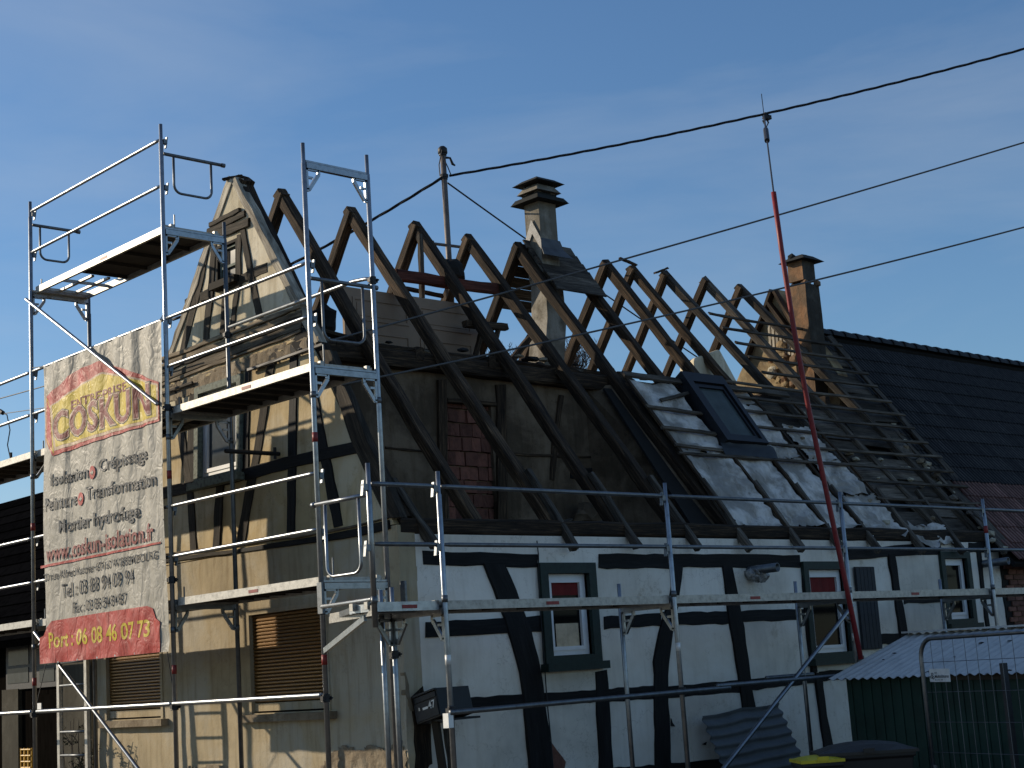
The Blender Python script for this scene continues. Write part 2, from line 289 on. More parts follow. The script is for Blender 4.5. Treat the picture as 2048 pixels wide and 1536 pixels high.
def beam(name, p0, p1, w, h, mat, parent, up=(0, 0, 1), seg=6, jit=0.006, bow=0.0, tap=1.0):
    """a rough sawn or hewn beam: chamfered section, wandering edges, grain along its length"""
    p0 = Vector(p0); p1 = Vector(p1); d = p1 - p0; L = d.length; d.normalize(); u = Vector(up); sd = d.cross(u)
    if sd.length < 1e-4: sd = d.cross(Vector((1, 0, 0)))
    sd.normalize(); u = sd.cross(d); mtx = Matrix((d, sd, u)).transposed().to_4x4(); mtx.translation = p0
    b = MB(); c = min(w, h) * 0.13; sdn = random.random() * 50
    sec = [(-w / 2 + c, -h / 2), (w / 2 - c, -h / 2), (w / 2, -h / 2 + c), (w / 2, h / 2 - c), (w / 2 - c, h / 2), (-w / 2 + c, h / 2), (-w / 2, h / 2 - c), (-w / 2, -h / 2 + c)]
    per = [0]
    for k in range(8):
        a, e = sec[k], sec[(k + 1) % 8]; per.append(per[-1] + math.hypot(a[0] - e[0], a[1] - e[1]))
    for i in range(seg + 1):
        t = i / seg; x = L * t; k = 1 + (tap - 1) * t; bz = bow * math.sin(PI * t) + jit * 1.3 * noise.noise(Vector((x * 1.3, sdn, 0))); by = jit * 1.5 * noise.noise(Vector((x * 1.1, sdn, 9)))
        for j, (a, e) in enumerate(sec):
            b.v.append((x + (random.uniform(-jit, jit) if 0 < i < seg else random.uniform(-jit, jit) * 2), a * k + by + random.uniform(-jit, jit) * 0.7, e * k + bz + random.uniform(-jit, jit) * 0.7)); b.uv.append((x, per[j]))
    for i in range(seg):
        for j in range(8):
            k = (j + 1) % 8; b.f.append((i * 8 + j, i * 8 + k, (i + 1) * 8 + k, (i + 1) * 8 + j))
    b.f.append(tuple(range(7, -1, -1))); b.f.append(tuple(range(seg * 8, seg * 8 + 8)))
    return b.build(name, mat, parent, mtx=mtx)
def resample(pts, n):
    pts = [Vector((p[0], p[1])) for p in pts]; L = [0]
    for a, b in zip(pts, pts[1:]): L.append(L[-1] + (b - a).length)
    o = []
    for i in range(n):
        t = L[-1] * i / (n - 1); k = 0
        while k < len(pts) - 2 and L[k + 1] < t: k += 1
        f = (t - L[k]) / max(1e-6, L[k + 1] - L[k]); o.append(pts[k].lerp(pts[k + 1], f))
    return o
PROUD = [0]
def timber(fn, nrm, Lp, Rp, mat, parent, proud=0.012, depth=0.06, n=9, jit=1.0, name='timber_beam'):
    """a wall timber whose two edges were read off the photograph, on the wall plane fn"""
    PROUD[0] = (PROUD[0] + 1) % 7; pr = proud + PROUD[0] * 0.0013
    A = [fn((p.x + random.uniform(-jit, jit), p.y + random.uniform(-jit, jit))) for p in resample(Lp, n)]
    B = [fn((p.x + random.uniform(-jit, jit), p.y + random.uniform(-jit, jit))) for p in resample(Rp, n)]
    b = MB(); s = 0.0
    for i in range(n):
        if i: s += ((A[i] + B[i]) / 2 - (A[i - 1] + B[i - 1]) / 2).length
        w = (A[i] - B[i]).length; e = 0.006
        for q, off, v in ((A[i], -depth, -0.05), (A[i], pr - e, 0), (A[i].lerp(B[i], min(0.4, e / max(w, .01))), pr, 0.01), (B[i].lerp(A[i], min(0.4, e / max(w, .01))), pr, w - 0.01), (B[i], pr - e, w), (B[i], -depth, w + .05)):
            b.v.append(tuple(q + nrm * off)); b.uv.append((s, v))
    for i in range(n - 1):
        for j in range(5): b.f.append((i * 6 + j, i * 6 + j + 1, i * 6 + 7 + j, i * 6 + 6 + j))
    b.f.append(tuple(range(5, -1, -1))); b.f.append(tuple(range((n - 1) * 6, n * 6)))
    return b.build(name, mat, parent)
def hband(fn, nrm, pts, hpx, mat, parent, **k):
    """horizontal band given by its top edge and a height in pixels"""
    return timber(fn, nrm, pts, [(x, y + hpx) for x, y in pts], mat, parent, **k)
def lump(b, c, r, seed, sub=2, sq=(1, 1, 1)):
    bm = bmesh.new(); bmesh.ops.create_icosphere(bm, subdivisions=sub, radius=1.0); base = len(b.v)
    for v in bm.verts:
        d = v.co.normalized(); k = r * (1 + 0.45 * noise.noise(d * 1.7 + Vector((seed, 0, 0))) + 0.2 * noise.noise(d * 4 + Vector((0, seed, 0))))
        b.v.append((c[0] + d.x * k * sq[0], c[1] + d.y * k * sq[1], c[2] + d.z * k * sq[2]))
    for f in bm.faces: b.f.append(tuple(base + v.index for v in f.verts))
    bm.free()
def clip(poly, a, b_, c):                      # keep a*u + b*v <= c
    o = []
    for i in range(len(poly)):
        p, q = poly[i], poly[(i + 1) % len(poly)]; dp = a * p[0] + b_ * p[1] - c; dq = a * q[0] + b_ * q[1] - c
        if dp <= 0: o.append(p)
        if dp * dq < 0:
            t = dp / (dp - dq); o.append((p[0] + t * (q[0] - p[0]), p[1] + t * (q[1] - p[1])))
    return o
def wallgrid(name, to3, nrm, u0, u1, v0, v1, holes, mat, parent, step=0.16, amp=0.006, thick=0.22, clips=(), seed=0.0, reveal=0.16):
    """a plastered wall with real openings, uneven surface, thickness and reveals"""
    def cuts(a, b, ex):
        s = sorted(set([a, b] + [x for x in ex if a < x < b])); o = []
        for p, q in zip(s, s[1:]):
            k = max(1, round((q - p) / step)); o += [p + (q - p) * i / k for i in range(k)]
        return o + [b]
    U = cuts(u0, u1, [x for h in holes for x in h[:2]]); V = cuts(v0, v1, [x for h in holes for x in h[2:]])
    b = MB(); cache = {}
    def vid(u, v):
        k = (round(u, 4), round(v, 4))
        if k not in cache:
            p = to3(u, v); cache[k] = len(b.v); b.v.append(tuple(p + nrm * (amp * 2 * nz3(p, 1.1, seed) + amp * nz3(p, 4.0, seed + 3))))
        return cache[k]
    for i in range(len(U) - 1):
        for j in range(len(V) - 1):
            cu, cv = (U[i] + U[i + 1]) / 2, (V[j] + V[j + 1]) / 2
            if any(h[0] < cu < h[1] and h[2] < cv < h[3] for h in holes): continue
            pl = [(U[i], V[j]), (U[i + 1], V[j]), (U[i + 1], V[j + 1]), (U[i], V[j + 1])]
            for c in clips:
                if pl: pl = clip(pl, *c)
            if len(pl) >= 3: b.f.append(tuple(vid(*p) for p in pl))
    nf = len(b.f); off = len(b.v); b.v += [tuple(Vector(p) - nrm * thick) for p in list(b.v)]
    edges = {}
    for f in b.f[:nf]:
        for x, y in zip(f, f[1:] + f[:1]):
            if (y, x) in edges: del edges[(y, x)]
            else: edges[(x, y)] = 1
    for f in b.f[:nf]: b.f.append(tuple(k + off for k in f[::-1]))
    for x, y in edges: b.f.append((y, x, x + off, y + off))
    return b.build(name, mat, parent)
def textmesh(txt, off=0.0):
    cu = bpy.data.curves.new('t', 'FONT'); cu.body = txt; cu.offset = off; cu.resolution_u = 3
    o = bpy.data.objects.new('t', cu); COL.objects.link(o); dg = bpy.context.evaluated_depsgraph_get(); dg.update()
    me = bpy.data.meshes.new_from_object(o.evaluated_get(dg)); bpy.data.objects.remove(o); bpy.data.curves.remove(cu)
    return me
# ================================================================== GROUND
b = MB(); n = 24
rows = [[(-150 + 400 * i / n, -150 + 400 * j / n, -0.5 + 0.03 * nz3((i, j, 0), 0.9)) for j in range(n + 1)] for i in range(n + 1)]
b.quadgrid(rows); tag(b.build('ground', M['ground']), kind='structure')

# ================================================================== THE HALF-TIMBERED HOUSE
house = thing('half_timbered_house', (GX, FY, -0.5), 'half-timbered house with bare roof rafters, white front wall and cream gable', 'house')
HX1 = 21.3; HY1 = 18.45                      # far end of the front wall, back end of the gable wall
RIDY = 15.17
def gable_to3(y, z): return Vector((GX + LEAN * (z - 3.05), y, z))
# --- ground floor gable wall, with two shuttered openings
sh1 = (gab0((657, 1300)).y, gab0((496, 1300)).y, 1.24, 2.36)
sh2 = (gab0((326, 1360)).y, gab0((210, 1360)).y, 1.24, 2.36)
def g0_to3(y, z): return Vector((GX, y, z))
wallg = wallgrid('wall', g0_to3, NG0, FY, HY1, -0.5, 3.02, [sh1, sh2], M['stucco'], house, seed=2.0, amp=0.008)
wallg['label'] = 'cream rendered ground floor of the gable side'
# --- upper gable wall (timber framed)
apex = gab((465, 352)); AZ_ = apex.z; AY = apex.y
sl_r = (AZ_ - 3.05) / (AY - (FY + 0.05)); sl_l = (AZ_ - 3.05) / (HY1 - AY)
gw = (gab((489, 850)).y, gab((391, 850)).y, gab((440, 962)).z, gab((440, 757)).z)           # first floor window opening
gw = (gw[0] + 0.02, gw[1] - 0.02, gw[2] + 0.02, gw[3] - 0.02)
aw = (gab((476, 520)).y, gab((433, 520)).y, gab((455, 566)).z, gab((455, 484)).z)           # attic window opening
cl = [(-sl_r, 1.0, AZ_ - sl_r * AY), (sl_l, 1.0, AZ_ + sl_l * AY)]
zsplit = 5.42
w1 = wallgrid('wall', gable_to3, NG, FY + 0.02, HY1, 3.03, zsplit, [gw], M['cream'], house, seed=5.0, clips=cl, thick=0.16)
w1['label'] = 'yellowish plaster panels of the first floor gable'
w2 = wallgrid('wall', gable_to3, NG, FY + 0.02, HY1, zsplit + 0.004, AZ_, [aw], M['upcream'], house, seed=8.0, clips=cl, thick=0.16)
w2['label'] = 'pale plaster panels of the pointed gable top'
# --- gable timbers: first floor
BT = M['browntimber']; KT = M['blacktimber']
def gt(L, R, m=BT, **k): return timber(gab, NG, L, R, m, wallU, **k)
wallU = w1
gt([(349, 760), (353, 830), (362, 907), (375, 983), (381, 1108)], [(361, 757), (366, 830), (376, 907), (388, 983), (395, 1105)], n=12)
gt([(433, 972), (426, 1100)], [(448, 970), (441, 1098)])
gt([(543, 700), (526, 777), (512, 887), (493, 977), (473, 1094)], [(559, 696), (541, 777), (528, 885), (511, 975), (492, 1090)], n=13)
gt([(582, 690), (579, 840), (577, 933), (575, 1072)], [(598, 685), (594, 838), (593, 931), (591, 1070)], KT, n=12)
gt([(613, 760), (640, 907), (669, 1056)], [(629, 752), (658, 903), (688, 1052)], KT, n=11)
gt([(492, 738), (488, 948)], [(502, 735), (499, 946)], KT)
gt([(380, 790), (372, 965)], [(391, 786), (390, 962)], BT)
hband(gab, NG, [(318, 977), (400, 957), (490, 937)], 24, BT, w1, proud=0.02, n=8)
hband(gab, NG, [(494, 936), (577, 913), (640, 899), (722, 880)], 25, KT, w1, proud=0.02, n=10)
hband(gab, NG, [(300, 1121), (480, 1098)], 8, BT, w1, proud=0.02, n=8)
timber(gab, NG, [(480, 1097), (633, 1073), (700, 1060), (781, 1040)], [(480, 1106), (633, 1086), (700, 1076), (781, 1058)], KT, w1, proud=0.02, n=10)
hband(gab, NG, [(300, 1111), (480, 1088), (633, 1066), (700, 1054), (779, 1034)], 4, M['tanwood'], w1, proud=0.035, n=14)
# right edge: the gable rafter above the plaster, seen on the wall face
gt([(640, 700), (673, 782), (704, 880), (742, 965), (775, 1037)], [(665, 700), (698, 785), (738, 880), (776, 960), (806, 1034)], BT, proud=0.022, n=12)
# --- gable timbers: pointed top
wallU = w2
gt([(412, 478), (395, 560), (375, 640), (360, 706)], [(424, 478), (407, 562), (387, 642), (373, 702)], n=10)
gt([(424, 490), (418, 560), (410, 640), (406, 692)], [(434, 490), (430, 560), (422, 640), (419, 688)], n=10)
gt([(475, 470), (474, 555), (463, 633), (459, 668)], [(483, 468), (483, 553), (473, 633), (470, 664)], n=10)
gt([(482, 462), (494, 535), (514, 639), (520, 660)], [(491, 458), (506, 533), (528, 636), (535, 652)], n=10)
gt([(448, 566), (445, 610), (441, 680)], [(457, 564), (454, 610), (450, 676)], n=7)
for p in ([(372, 598), (392, 589)], [(402, 585), (421, 577)], [(432, 566), (484, 552)], [(482, 549), (497, 542)], [(506, 536), (535, 525)]):
    hband(gab, NG, p, 20, BT, w2, n=5, proud=0.008)
hband(gab, NG, [(410, 470), (451, 455), (501, 436)], 18, BT, w2, n=6, proud=0.030, name='plank')
hband(gab, NG, [(417, 458), (451, 442), (492, 421)], 13, BT, w2, n=6, proud=0.026, name='plank')
hband(gab, NG, [(424, 447), (451, 433), (484, 416)], 9, BT, w2, n=6, proud=0.040, name='plank')
# verge boards, lit, covered with lichen
timber(gab, NG, [(459, 353), (421, 462), (383, 580), (336, 713)], [(467, 362), (432, 462), (394, 580), (348, 706)], M['verge'], house, proud=0.016, depth=0.10, n=16, jit=1.4, name='verge_board')
timber(gab, NG, [(464, 364), (505, 445), (552, 540), (599, 632), (625, 688)], [(472, 353), (516, 440), (565, 535), (613, 628), (640, 682)], M['verge'], house, proud=0.016, depth=0.10, n=16, jit=1.4, name='verge_board')
# cornice planks between storeys and the broken plaster under them
for k, (o, h, pr, m) in enumerate(((0, 9, .045, M['tanwood']), (11, 12, .025, M['tanwood']), (25, 7, .035, BT), (34, 15, .02, M['tanwood']), (51, 6, .03, M['tanwood']))):
    hband(gab, NG, [(322, 718 + o), (420, 680 + o), (520, 642 + o), (606, 608 + o)], h, m, house, proud=pr, n=14, jit=1.6, name='cornice_plank')
rough_band = True
for k in range(15):                       # rubble of broken render and brick ends under the cornice
    x = 335 + k * 19 + random.uniform(-8, 8); y = 788 - (x - 322) * 0.375 - random.uniform(-6, 12)
    p = gab((x, y)); b = MB(); w = random.uniform(.05, .13); h = random.uniform(.03, .06)
    lump(b, (0, 0, 0), 1.0, k * 3.1, 2, (0.02, w * .8, h * .5)); b.build('render_fragment', random.choice((M['mortar'], M['mortar'], M['mortar'], M['cream'])), house, mtx=Matrix.Translation(p + NG * .004))
# a hole in the gable, top right: its dark inside painted as a slab
b = MB(); hole = [(596, 668), (606, 655), (622, 668), (632, 690), (618, 702), (600, 708), (590, 696), (585, 688)]
b.prism([gab(p) + NG * .018 for p in hole], [gab(p) - NG * .02 for p in hole]); b.build('broken_wall_hole', M['darkvoid'], house)
beam('tie_rod', gab((505, 742)) + NG * .06, gab((655, 690)) + NG * .06, .035, .035, M['iron'], house, jit=.002)
beam('tie_rod', gab((325, 790)) + NG * .05, gab((392, 766)) + NG * .05, .03, .03, M['greywood'], house, jit=.003)

# --- roller shutters
def rect(b, fn, u0, u1, z0, z1, n_out, d0, d1):
    """a slab on an upright wall: fn(u, z) on the wall plane, from depth d0 to d1 outwards"""
    f = [fn(u0, z0) + n_out * d1, fn(u1, z0) + n_out * d1, fn(u1, z1) + n_out * d1, fn(u0, z1) + n_out * d1]
    k = [fn(u0, z0) + n_out * d0, fn(u1, z0) + n_out * d0, fn(u1, z1) + n_out * d0, fn(u0, z1) + n_out * d0]
    b.prism(f, k)
def roller(s, lab):
    b = MB(); fn = g0_to3
    for a in ((s[0], s[0] + .05, s[2], s[3]), (s[1] - .05, s[1], s[2], s[3]), (s[0] + .05, s[1] - .05, s[3] - .05, s[3])): rect(b, fn, *a, NG0, -.10, .012)
    w = b.build('roller_shutter', M['stucco'], house); w['label'] = lab
    n = 25; hz = (s[3] - .055 - s[2] - .11) / n
    for k in range(n):                    # the slats, each with a rounded face
        z = s[2] + .11 + hz * k; b = MB(); rows = []
        for t in range(6):
            a = PI * t / 5; rows.append([fn(s[0] + .055, z + hz * (.5 - .47 * math.cos(a))) + NG0 * (-.05 + .018 * math.sin(a)), fn(s[1] - .055, z + hz * (.5 - .47 * math.cos(a))) + NG0 * (-.05 + .018 * math.sin(a))])
        b.quadgrid(rows); b.build('slat', M['shutter'], w)
    b = MB(); rect(b, fn, s[0] + .05, s[1] - .05, s[2] + .02, s[2] + .105, NG0, -.07, -.03); b.build('bottom_bar', M['stucco'], w)
    b = MB(); rect(b, fn, s[0] + .05, s[1] - .05, s[2], s[3], NG0, -.16, -.10); b.build('back_panel', M['darkvoid'], w)
    b = MB(); rect(b, fn, s[0] - .10, s[1] + .10, s[2] - .09, s[2] - .012, NG0, -.05, .10); b.build('stone_sill', M['mortar'], w)
roller(sh1, 'closed bronze roller shutter near the house corner'); roller(sh2, 'closed bronze roller shutter below the banner')

# --- casement windows
def frame4(b, fn, u0, u1, z0, z1, w, nrm, d0, d1):
    for a in ((u0, u0 + w, z0, z1), (u1 - w, u1, z0, z1), (u0 + w, u1 - w, z0, z0 + w), (u0 + w, u1 - w, z1 - w, z1)): rect(b, fn, *a, nrm, d0, d1)
def window(fn, nrm, u0, u1, z0, z1, parent, casing, cw, lab, curtains_or_voids=(), pane=None, out=.03, pw=.055, mull=None, cas=None):
    b = MB(); frame4(b, fn, u0 - cw, u1 + cw, z0 - cw, z1 + cw, cw, nrm, -.10, out); w = b.build('window', casing, parent); w['label'] = lab
    b = MB(); rect(b, fn, u0 - cw - .04, u1 + cw + .04, z0 - cw - .05, z0 - cw + .035, nrm, -.02, out + .07); b.build('sill', casing, w)
    b = MB(); frame4(b, fn, u0 + .003, u1 - .003, z0 + .003, z1 - .003, pw, nrm, -.085, -.030); frame4(b, fn, u0 + pw, u1 - pw, z0 + pw, z1 - pw, pw * .75, nrm, -.08, -.018)
    if mull: rect(b, fn, u0 + pw, u1 - pw, mull - .015, mull + .015, nrm, -.08, -.02)
    b.build('casement', cas or M['pvc'], w)
    i = pw * 1.72
    b = MB(); rect(b, fn, u0 + i, u1 - i, z0 + i, z1 - i, nrm, -.058, -.052); b.build('pane', pane or M['glass'], w)
    for (a0, a1, c0, c1, mm) in curtains_or_voids:      # cloth against the glass, and a dark sheet for an open leaf's void
        b = MB(); rows = []
        for k in range(13):
            u = u0 + i + (u1 - u0 - 2 * i) * (a0 + (a1 - a0) * k / 12); dz = .0035 * math.sin(k * 1.9)
            rows.append([fn(u, z0 + i + (z1 - z0 - 2 * i) * c0) + nrm * (-.047 + dz), fn(u, z0 + i + (z1 - z0 - 2 * i) * c1) + nrm * (-.047 + dz)])
        b.quadgrid(rows); b.build('curtain', mm, w)
    b = MB(); rect(b, fn, u0, u1, z0, z1, nrm, -.22, -.12); b.build('dark_room', M['darkvoid'], w)
    return w
ci = .085
window(gable_to3, NG, gw[0] + .085, gw[1] - .10, gw[2] + .06, gw[3] - .10, w1, M['greengrey'], ci, 'gable window in a flaking green frame', pane=M['glasssky'], out=.045, pw=.06)
window(gable_to3, NG, aw[0] + .04, aw[1] - .04, aw[2] + .04, aw[3] - .04, w2, M['browntimber'], .035, 'small half-open attic window under the gable point', curtains_or_voids=((.55, 1.0, 0, 1, M['darkvoid']),), pane=M['glasssky'], out=.012, pw=.02, cas=M['greengrey'], mull=aw[2] + (aw[3] - aw[2]) * .42)  # the dark sheet paints the unlit room behind the open leaf

# --- front wall
def f_to3(x, z): return Vector((x, FY, z))
def fx(px, py): return fro((px, py)).x
def fz(px, py): return fro((px, py)).z
win1 = (fx(1096, 1230), fx(1178, 1230), fz(1145, 1310), fz(1133, 1147))
win2 = (fx(1619, 1220), fx(1690, 1220), fz(1664, 1305), fz(1645, 1139))
win3 = (fx(1891, 1180), fx(1935, 1180), fz(1923, 1238), fz(1904, 1117))
wins = [win1, win2, win3]
wallF = wallgrid('wall', f_to3, NF, GX + .22, HX1, -0.5, 2.93, [(w[0], w[1], w[2], w[3]) for w in wins], M['white'], house, seed=11.0, amp=0.009, thick=.2)
wallF['label'] = 'white plastered front wall with black timbers'
def ft(L, R, m=KT, **k): return timber(fro, NF, L, R, m, wallF, **k)
ft([(966, 1128), (1008, 1240), (1037, 1340), (1049, 1440), (1062, 1600)], [(1008, 1128), (1053, 1240), (1079, 1340), (1093, 1440), (1110, 1600)], proud=.023, n=18, jit=1.3)
ft([(1188, 1344), (1191, 1400), (1200, 1600)], [(1212, 1340), (1217, 1400), (1229, 1600)], proud=.023, n=10, jit=1.3)
ft([(1342, 1132), (1340, 1181), (1320, 1254), (1307, 1317), (1306, 1377), (1311, 1600)], [(1363, 1132), (1358, 1187), (1347, 1254), (1335, 1325), (1334, 1377), (1344, 1600)], proud=.023, n=18, jit=1.3)
ft([(1443, 1132), (1455, 1237), (1475, 1341), (1484, 1421), (1497, 1600)], [(1463, 1132), (1484, 1241), (1499, 1350), (1509, 1417), (1526, 1600)], proud=.023, n=16, jit=1.2)
ft([(1628, 1345), (1638, 1440), (1645, 1480), (1652, 1600)], [(1642, 1345), (1652, 1440), (1662, 1480), (1690, 1600)], proud=.023, n=10)
ft([(1774, 1108), (1786, 1190), (1800, 1285)], [(1787, 1108), (1800, 1190), (1815, 1283)], proud=.023, n=9)
ft([(1602, 1150), (1608, 1240), (1622, 1345)], [(1612, 1150), (1620, 1240), (1632, 1345)], proud=.023, n=9)
ft([(1952, 1100), (1962, 1180), (1972, 1262)], [(1960, 1100), (1968, 1180), (1980, 1260)], n=7)
ft([(1996, 1100), (2007, 1200), (2018, 1280)], [(2010, 1100), (2022, 1200), (2034, 1280)], n=7)
for pts, h in (([(845, 1102), (960, 1105), (1075, 1109)], 27), ([(1197, 1108), (1270, 1108), (1345, 1108)], 29), ([(1345, 1109), (1470, 1109), (1598, 1110)], 26), ([(1696, 1098), (1800, 1090), (1880, 1086)], 22), ([(1935, 1085), (2030, 1082)], 20),
               ([(851, 1244), (960, 1238), (1082, 1231)], 31), ([(1207, 1233), (1320, 1226)], 25), ([(1340, 1225), (1460, 1222)], 26), ([(1478, 1222), (1606, 1218)], 22), ([(1755, 1268), (1802, 1266)], 21), ([(1806, 1196), (1890, 1192)], 12),
               ([(935, 1396), (1000, 1390), (1058, 1387)], 26), ([(1082, 1386), (1192, 1379)], 25), ([(1212, 1377), (1312, 1371)], 27), ([(1332, 1372), (1480, 1361)], 24), ([(1498, 1359), (1632, 1344)], 22), ([(1640, 1342), (1720, 1336)], 20),
               ([(1105, 1548), (1205, 1541)], 26), ([(1225, 1535), (1320, 1529)], 26), ([(1340, 1527), (1500, 1512)], 30), ([(880, 1560), (1065, 1550)], 26)):
    hband(fro, NF, pts, h, KT, wallF, n=9, jit=1.5)
# exposed corner post below the broken plaster
ft([(823, 1395), (826, 1440), (833, 1600)], [(846, 1372), (862, 1440), (868, 1600)], M['rafter'], proud=.006, n=8, jit=2.0)
ft([(885, 1458), (902, 1600)], [(900, 1455), (922, 1600)], M['browntimber'], n=6)
ft([(807, 1345), (812, 1390), (820, 1425)], [(812, 1342), (820, 1385), (828, 1420)], M['mortar'], proud=.004, n=7, jit=2.0, name='bared_plaster_edge')
# windows of the front
w_ = window(f_to3, NF, *win1, wallF, M['green'], .115, 'front window with red blind and cream cloth in dark green frame', curtains_or_voids=((0, 1, .80, 1, M['curtainred']), (.12, .92, 0, .36, M['curtain'])), out=.05)
window(f_to3, NF, *win2, wallF, M['green'], .10, 'front window with red blind beside the dark shutter', curtains_or_voids=((0, 1, .76, 1, M['curtainred']),), out=.05)
window(f_to3, NF, *win3, wallF, M['green'], .10, 'plain front window farthest from the street corner', out=.05)
# open shutter beside window 2
s0, s1_ = fx(1705, 1134) + .0, fx(1740, 1134); sz1, sz0 = fz(1720, 1134), fz(1738, 1299)
shut = MB(); rect(shut, f_to3, s0, s1_ + .03, sz0, sz1, NF, .012, .035); so = shut.build('window_shutter', M['bluegrey'], house)
for k in range(5):
    b = MB(); ww = (s1_ + .03 - s0) / 5; rect(b, f_to3, s0 + ww * k + .004, s0 + ww * (k + 1) - .004, sz0 + .006, sz1 - .006, NF, .036, .046); b.build('board', M['bluegrey'], so)
# bare stone or brick showing where plaster fell
for k, (poly, m) in enumerate((([(1100, 1483), (1112, 1500), (1124, 1515), (1130, 1524), (1126, 1545), (1104, 1545)], M['brickdark']), ([(1341, 1437), (1344, 1446), (1349, 1453), (1341, 1452)], M['darkvoid']), ([(1404, 1488), (1412, 1484), (1410, 1490)], M['darkvoid']))):
    b = MB(); b.prism([fro(p) + NF * .014 for p in poly], [fro(p) - NF * .02 for p in poly]); b.build('bared_brick_patch', m, wallF)
def rough_patch(fn, nrm, outline, mat, name, parent, step=8, amp=.035):
    xs = [p[0] for p in outline]; ys = [p[1] for p in outline]; b = MB(); cache = {}
    def inside(x, y):
        c = False
        for i in range(len(outline)):
            (x0, y0), (x1, y1) = outline[i], outline[i - 1]
            if (y0 > y) != (y1 > y) and x < (x1 - x0) * (y - y0) / (y1 - y0) + x0: c = not c
        return c
    def v(i, j):
        if (i, j) not in cache:
            x, y = i * step + random.uniform(-2, 2), j * step + random.uniform(-2, 2); p = fn((x, y)); cache[(i, j)] = len(b.v); b.v.append(tuple(p + nrm * (.012 + amp * abs(nz3(p, 7.0, 4.4)))))
        return cache[(i, j)]
    for i in range(int(min(xs) / step) - 1, int(max(xs) / step) + 2):
        for j in range(int(min(ys) / step) - 1, int(max(ys) / step) + 2):
            if inside((i + .5) * step, (j + .5) * step): b.f.append((v(i, j), v(i + 1, j), v(i + 1, j + 1), v(i, j + 1)))
    return b.build(name, mat, parent)
rough_patch(gab, NG, [(322, 782), (345, 770), (420, 742), (500, 712), (560, 690), (606, 668), (640, 672), (636, 690), (590, 712), (560, 722), (515, 742), (500, 738), (440, 766), (420, 770), (385, 790), (350, 800), (322, 808)], M['mortar'], 'broken_render', w1, 4, .02)
rough_patch(gab0, NG0, [(640, 1536), (668, 1505), (690, 1490), (720, 1502), (745, 1488), (775, 1500), (800, 1478), (813, 1500), (818, 1600), (640, 1600)], M['mortar'], 'bared_rubble', wallg, 5)
rough_patch(gab0, NG0, [(360, 1548), (380, 1532), (400, 1536), (430, 1530), (455, 1533), (460, 1600), (360, 1600)], M['mortar'], 'bared_rubble', wallg, 6)
# exhaust pipes through the wall
def pipe(p0, length, r, foil):
    q = fro(p0); b = MB(); d = Vector((.10, -1, 0.02)).normalized(); rows = []
    N = 18; sd = d.cross(Vector((0, 0, 1))).normalized(); up = sd.cross(d)
    for t, rr in ((-.1, r), (length, r), (length, r * .82), (length - .22, r * .8)): rows.append([q + d * t + (sd * math.cos(2 * PI * k / N) + up * math.sin(2 * PI * k / N)) * rr for k in range(N)])
    o = MB(); o.quadgrid(rows, closed=True); ob = o.build('exhaust_pipe', M['steel_dark'], house, smooth=True)
    if foil:
        f = MB()
        for k in range(5): lump(f, tuple(q + d * (.05 + .03 * k) + Vector((random.uniform(-.05, .05), 0, random.uniform(-.09, .05)))), .075, k * 7.7 + 1, 2)
        f.build('foil_wrap', M['foil'], ob)
pipe((1497, 1142), .42, .055, True); pipe((1965, 1128), .40, .055, False)
# telephone wire clipped to the front
b = MB(); b.tube([fro(p) + NF * .03 for p in ((1070, 1082), (1073, 1110), (1075, 1200), (1083, 1300), (1090, 1400), (1098, 1480), (1104, 1560))], .007, 6); b.build('wall_cable', M['cable'], wallF)
# gutter pipe at the far end of the gable
b = MB(); b.tube([(GX - .10, HY1 - .05, -.5), (GX - .10, HY1 - .05, 3.0)], .045, 12); b.build('downpipe', M['steel_dark'], house, smooth=True)
# other walls of the house (back and inner)
b = MB(); b.box((GX + .25, HY1 - .2, -.5), (HX1, HY1, 3.0)); b.build('wall', M['stucco'], house)['label'] = 'plain rendered back wall'
b = MB(); b.box((GX + .3, FY + .25, 2.80), (HX1, HY1 - .25, 2.92)); b.build('attic_floor', M['boards'], house)

# ================================================================== ROOF FRAME
beam('wall_plate', (GX + .05, FY + .10, 3.02), (HX1, FY + .10, 3.02), .22, .17, M['rafter'], house, seg=24, jit=.012)
beam('wall_plate', (GX + .05, HY1 - .10, 3.02), (HX1, HY1 - .10, 3.02), .2, .15, M['rafter'], house, seg=12, jit=.012)
RAF = [((565, 375), (965, 1045), 1), ((703, 410), (1145, 1095), 0), ((833, 440), (1275, 1100), 0), ((938, 465), (1395, 1100), 0), ((1037, 482), (1500, 1103), 0), ((1130, 500), (1605, 1105), 0),
       ((1212, 517), (1685, 1105), 0), ((1265, 527), (1750, 1095), 0), ((1330, 538), (1830, 1085), 0), ((1410, 550), (1910, 1085), 0), ((1480, 565), (1985, 1088), 0)]
RX = []                                  # (x at the foot, x at the ridge)
for k, (a, f, _) in enumerate(RAF):
    A = PY(a, RIDY); F = roofp(f); RX.append((F.x, A.x))
def rafx(k, s):                          # x of rafter k at slope distance s (ridge at about 5.25)
    return RX[k][0] + (RX[k][1] - RX[k][0]) * max(0, s) / 5.25
slopeup = NR
ridz = [PY(a, RIDY).z for a, f, _ in RAF]
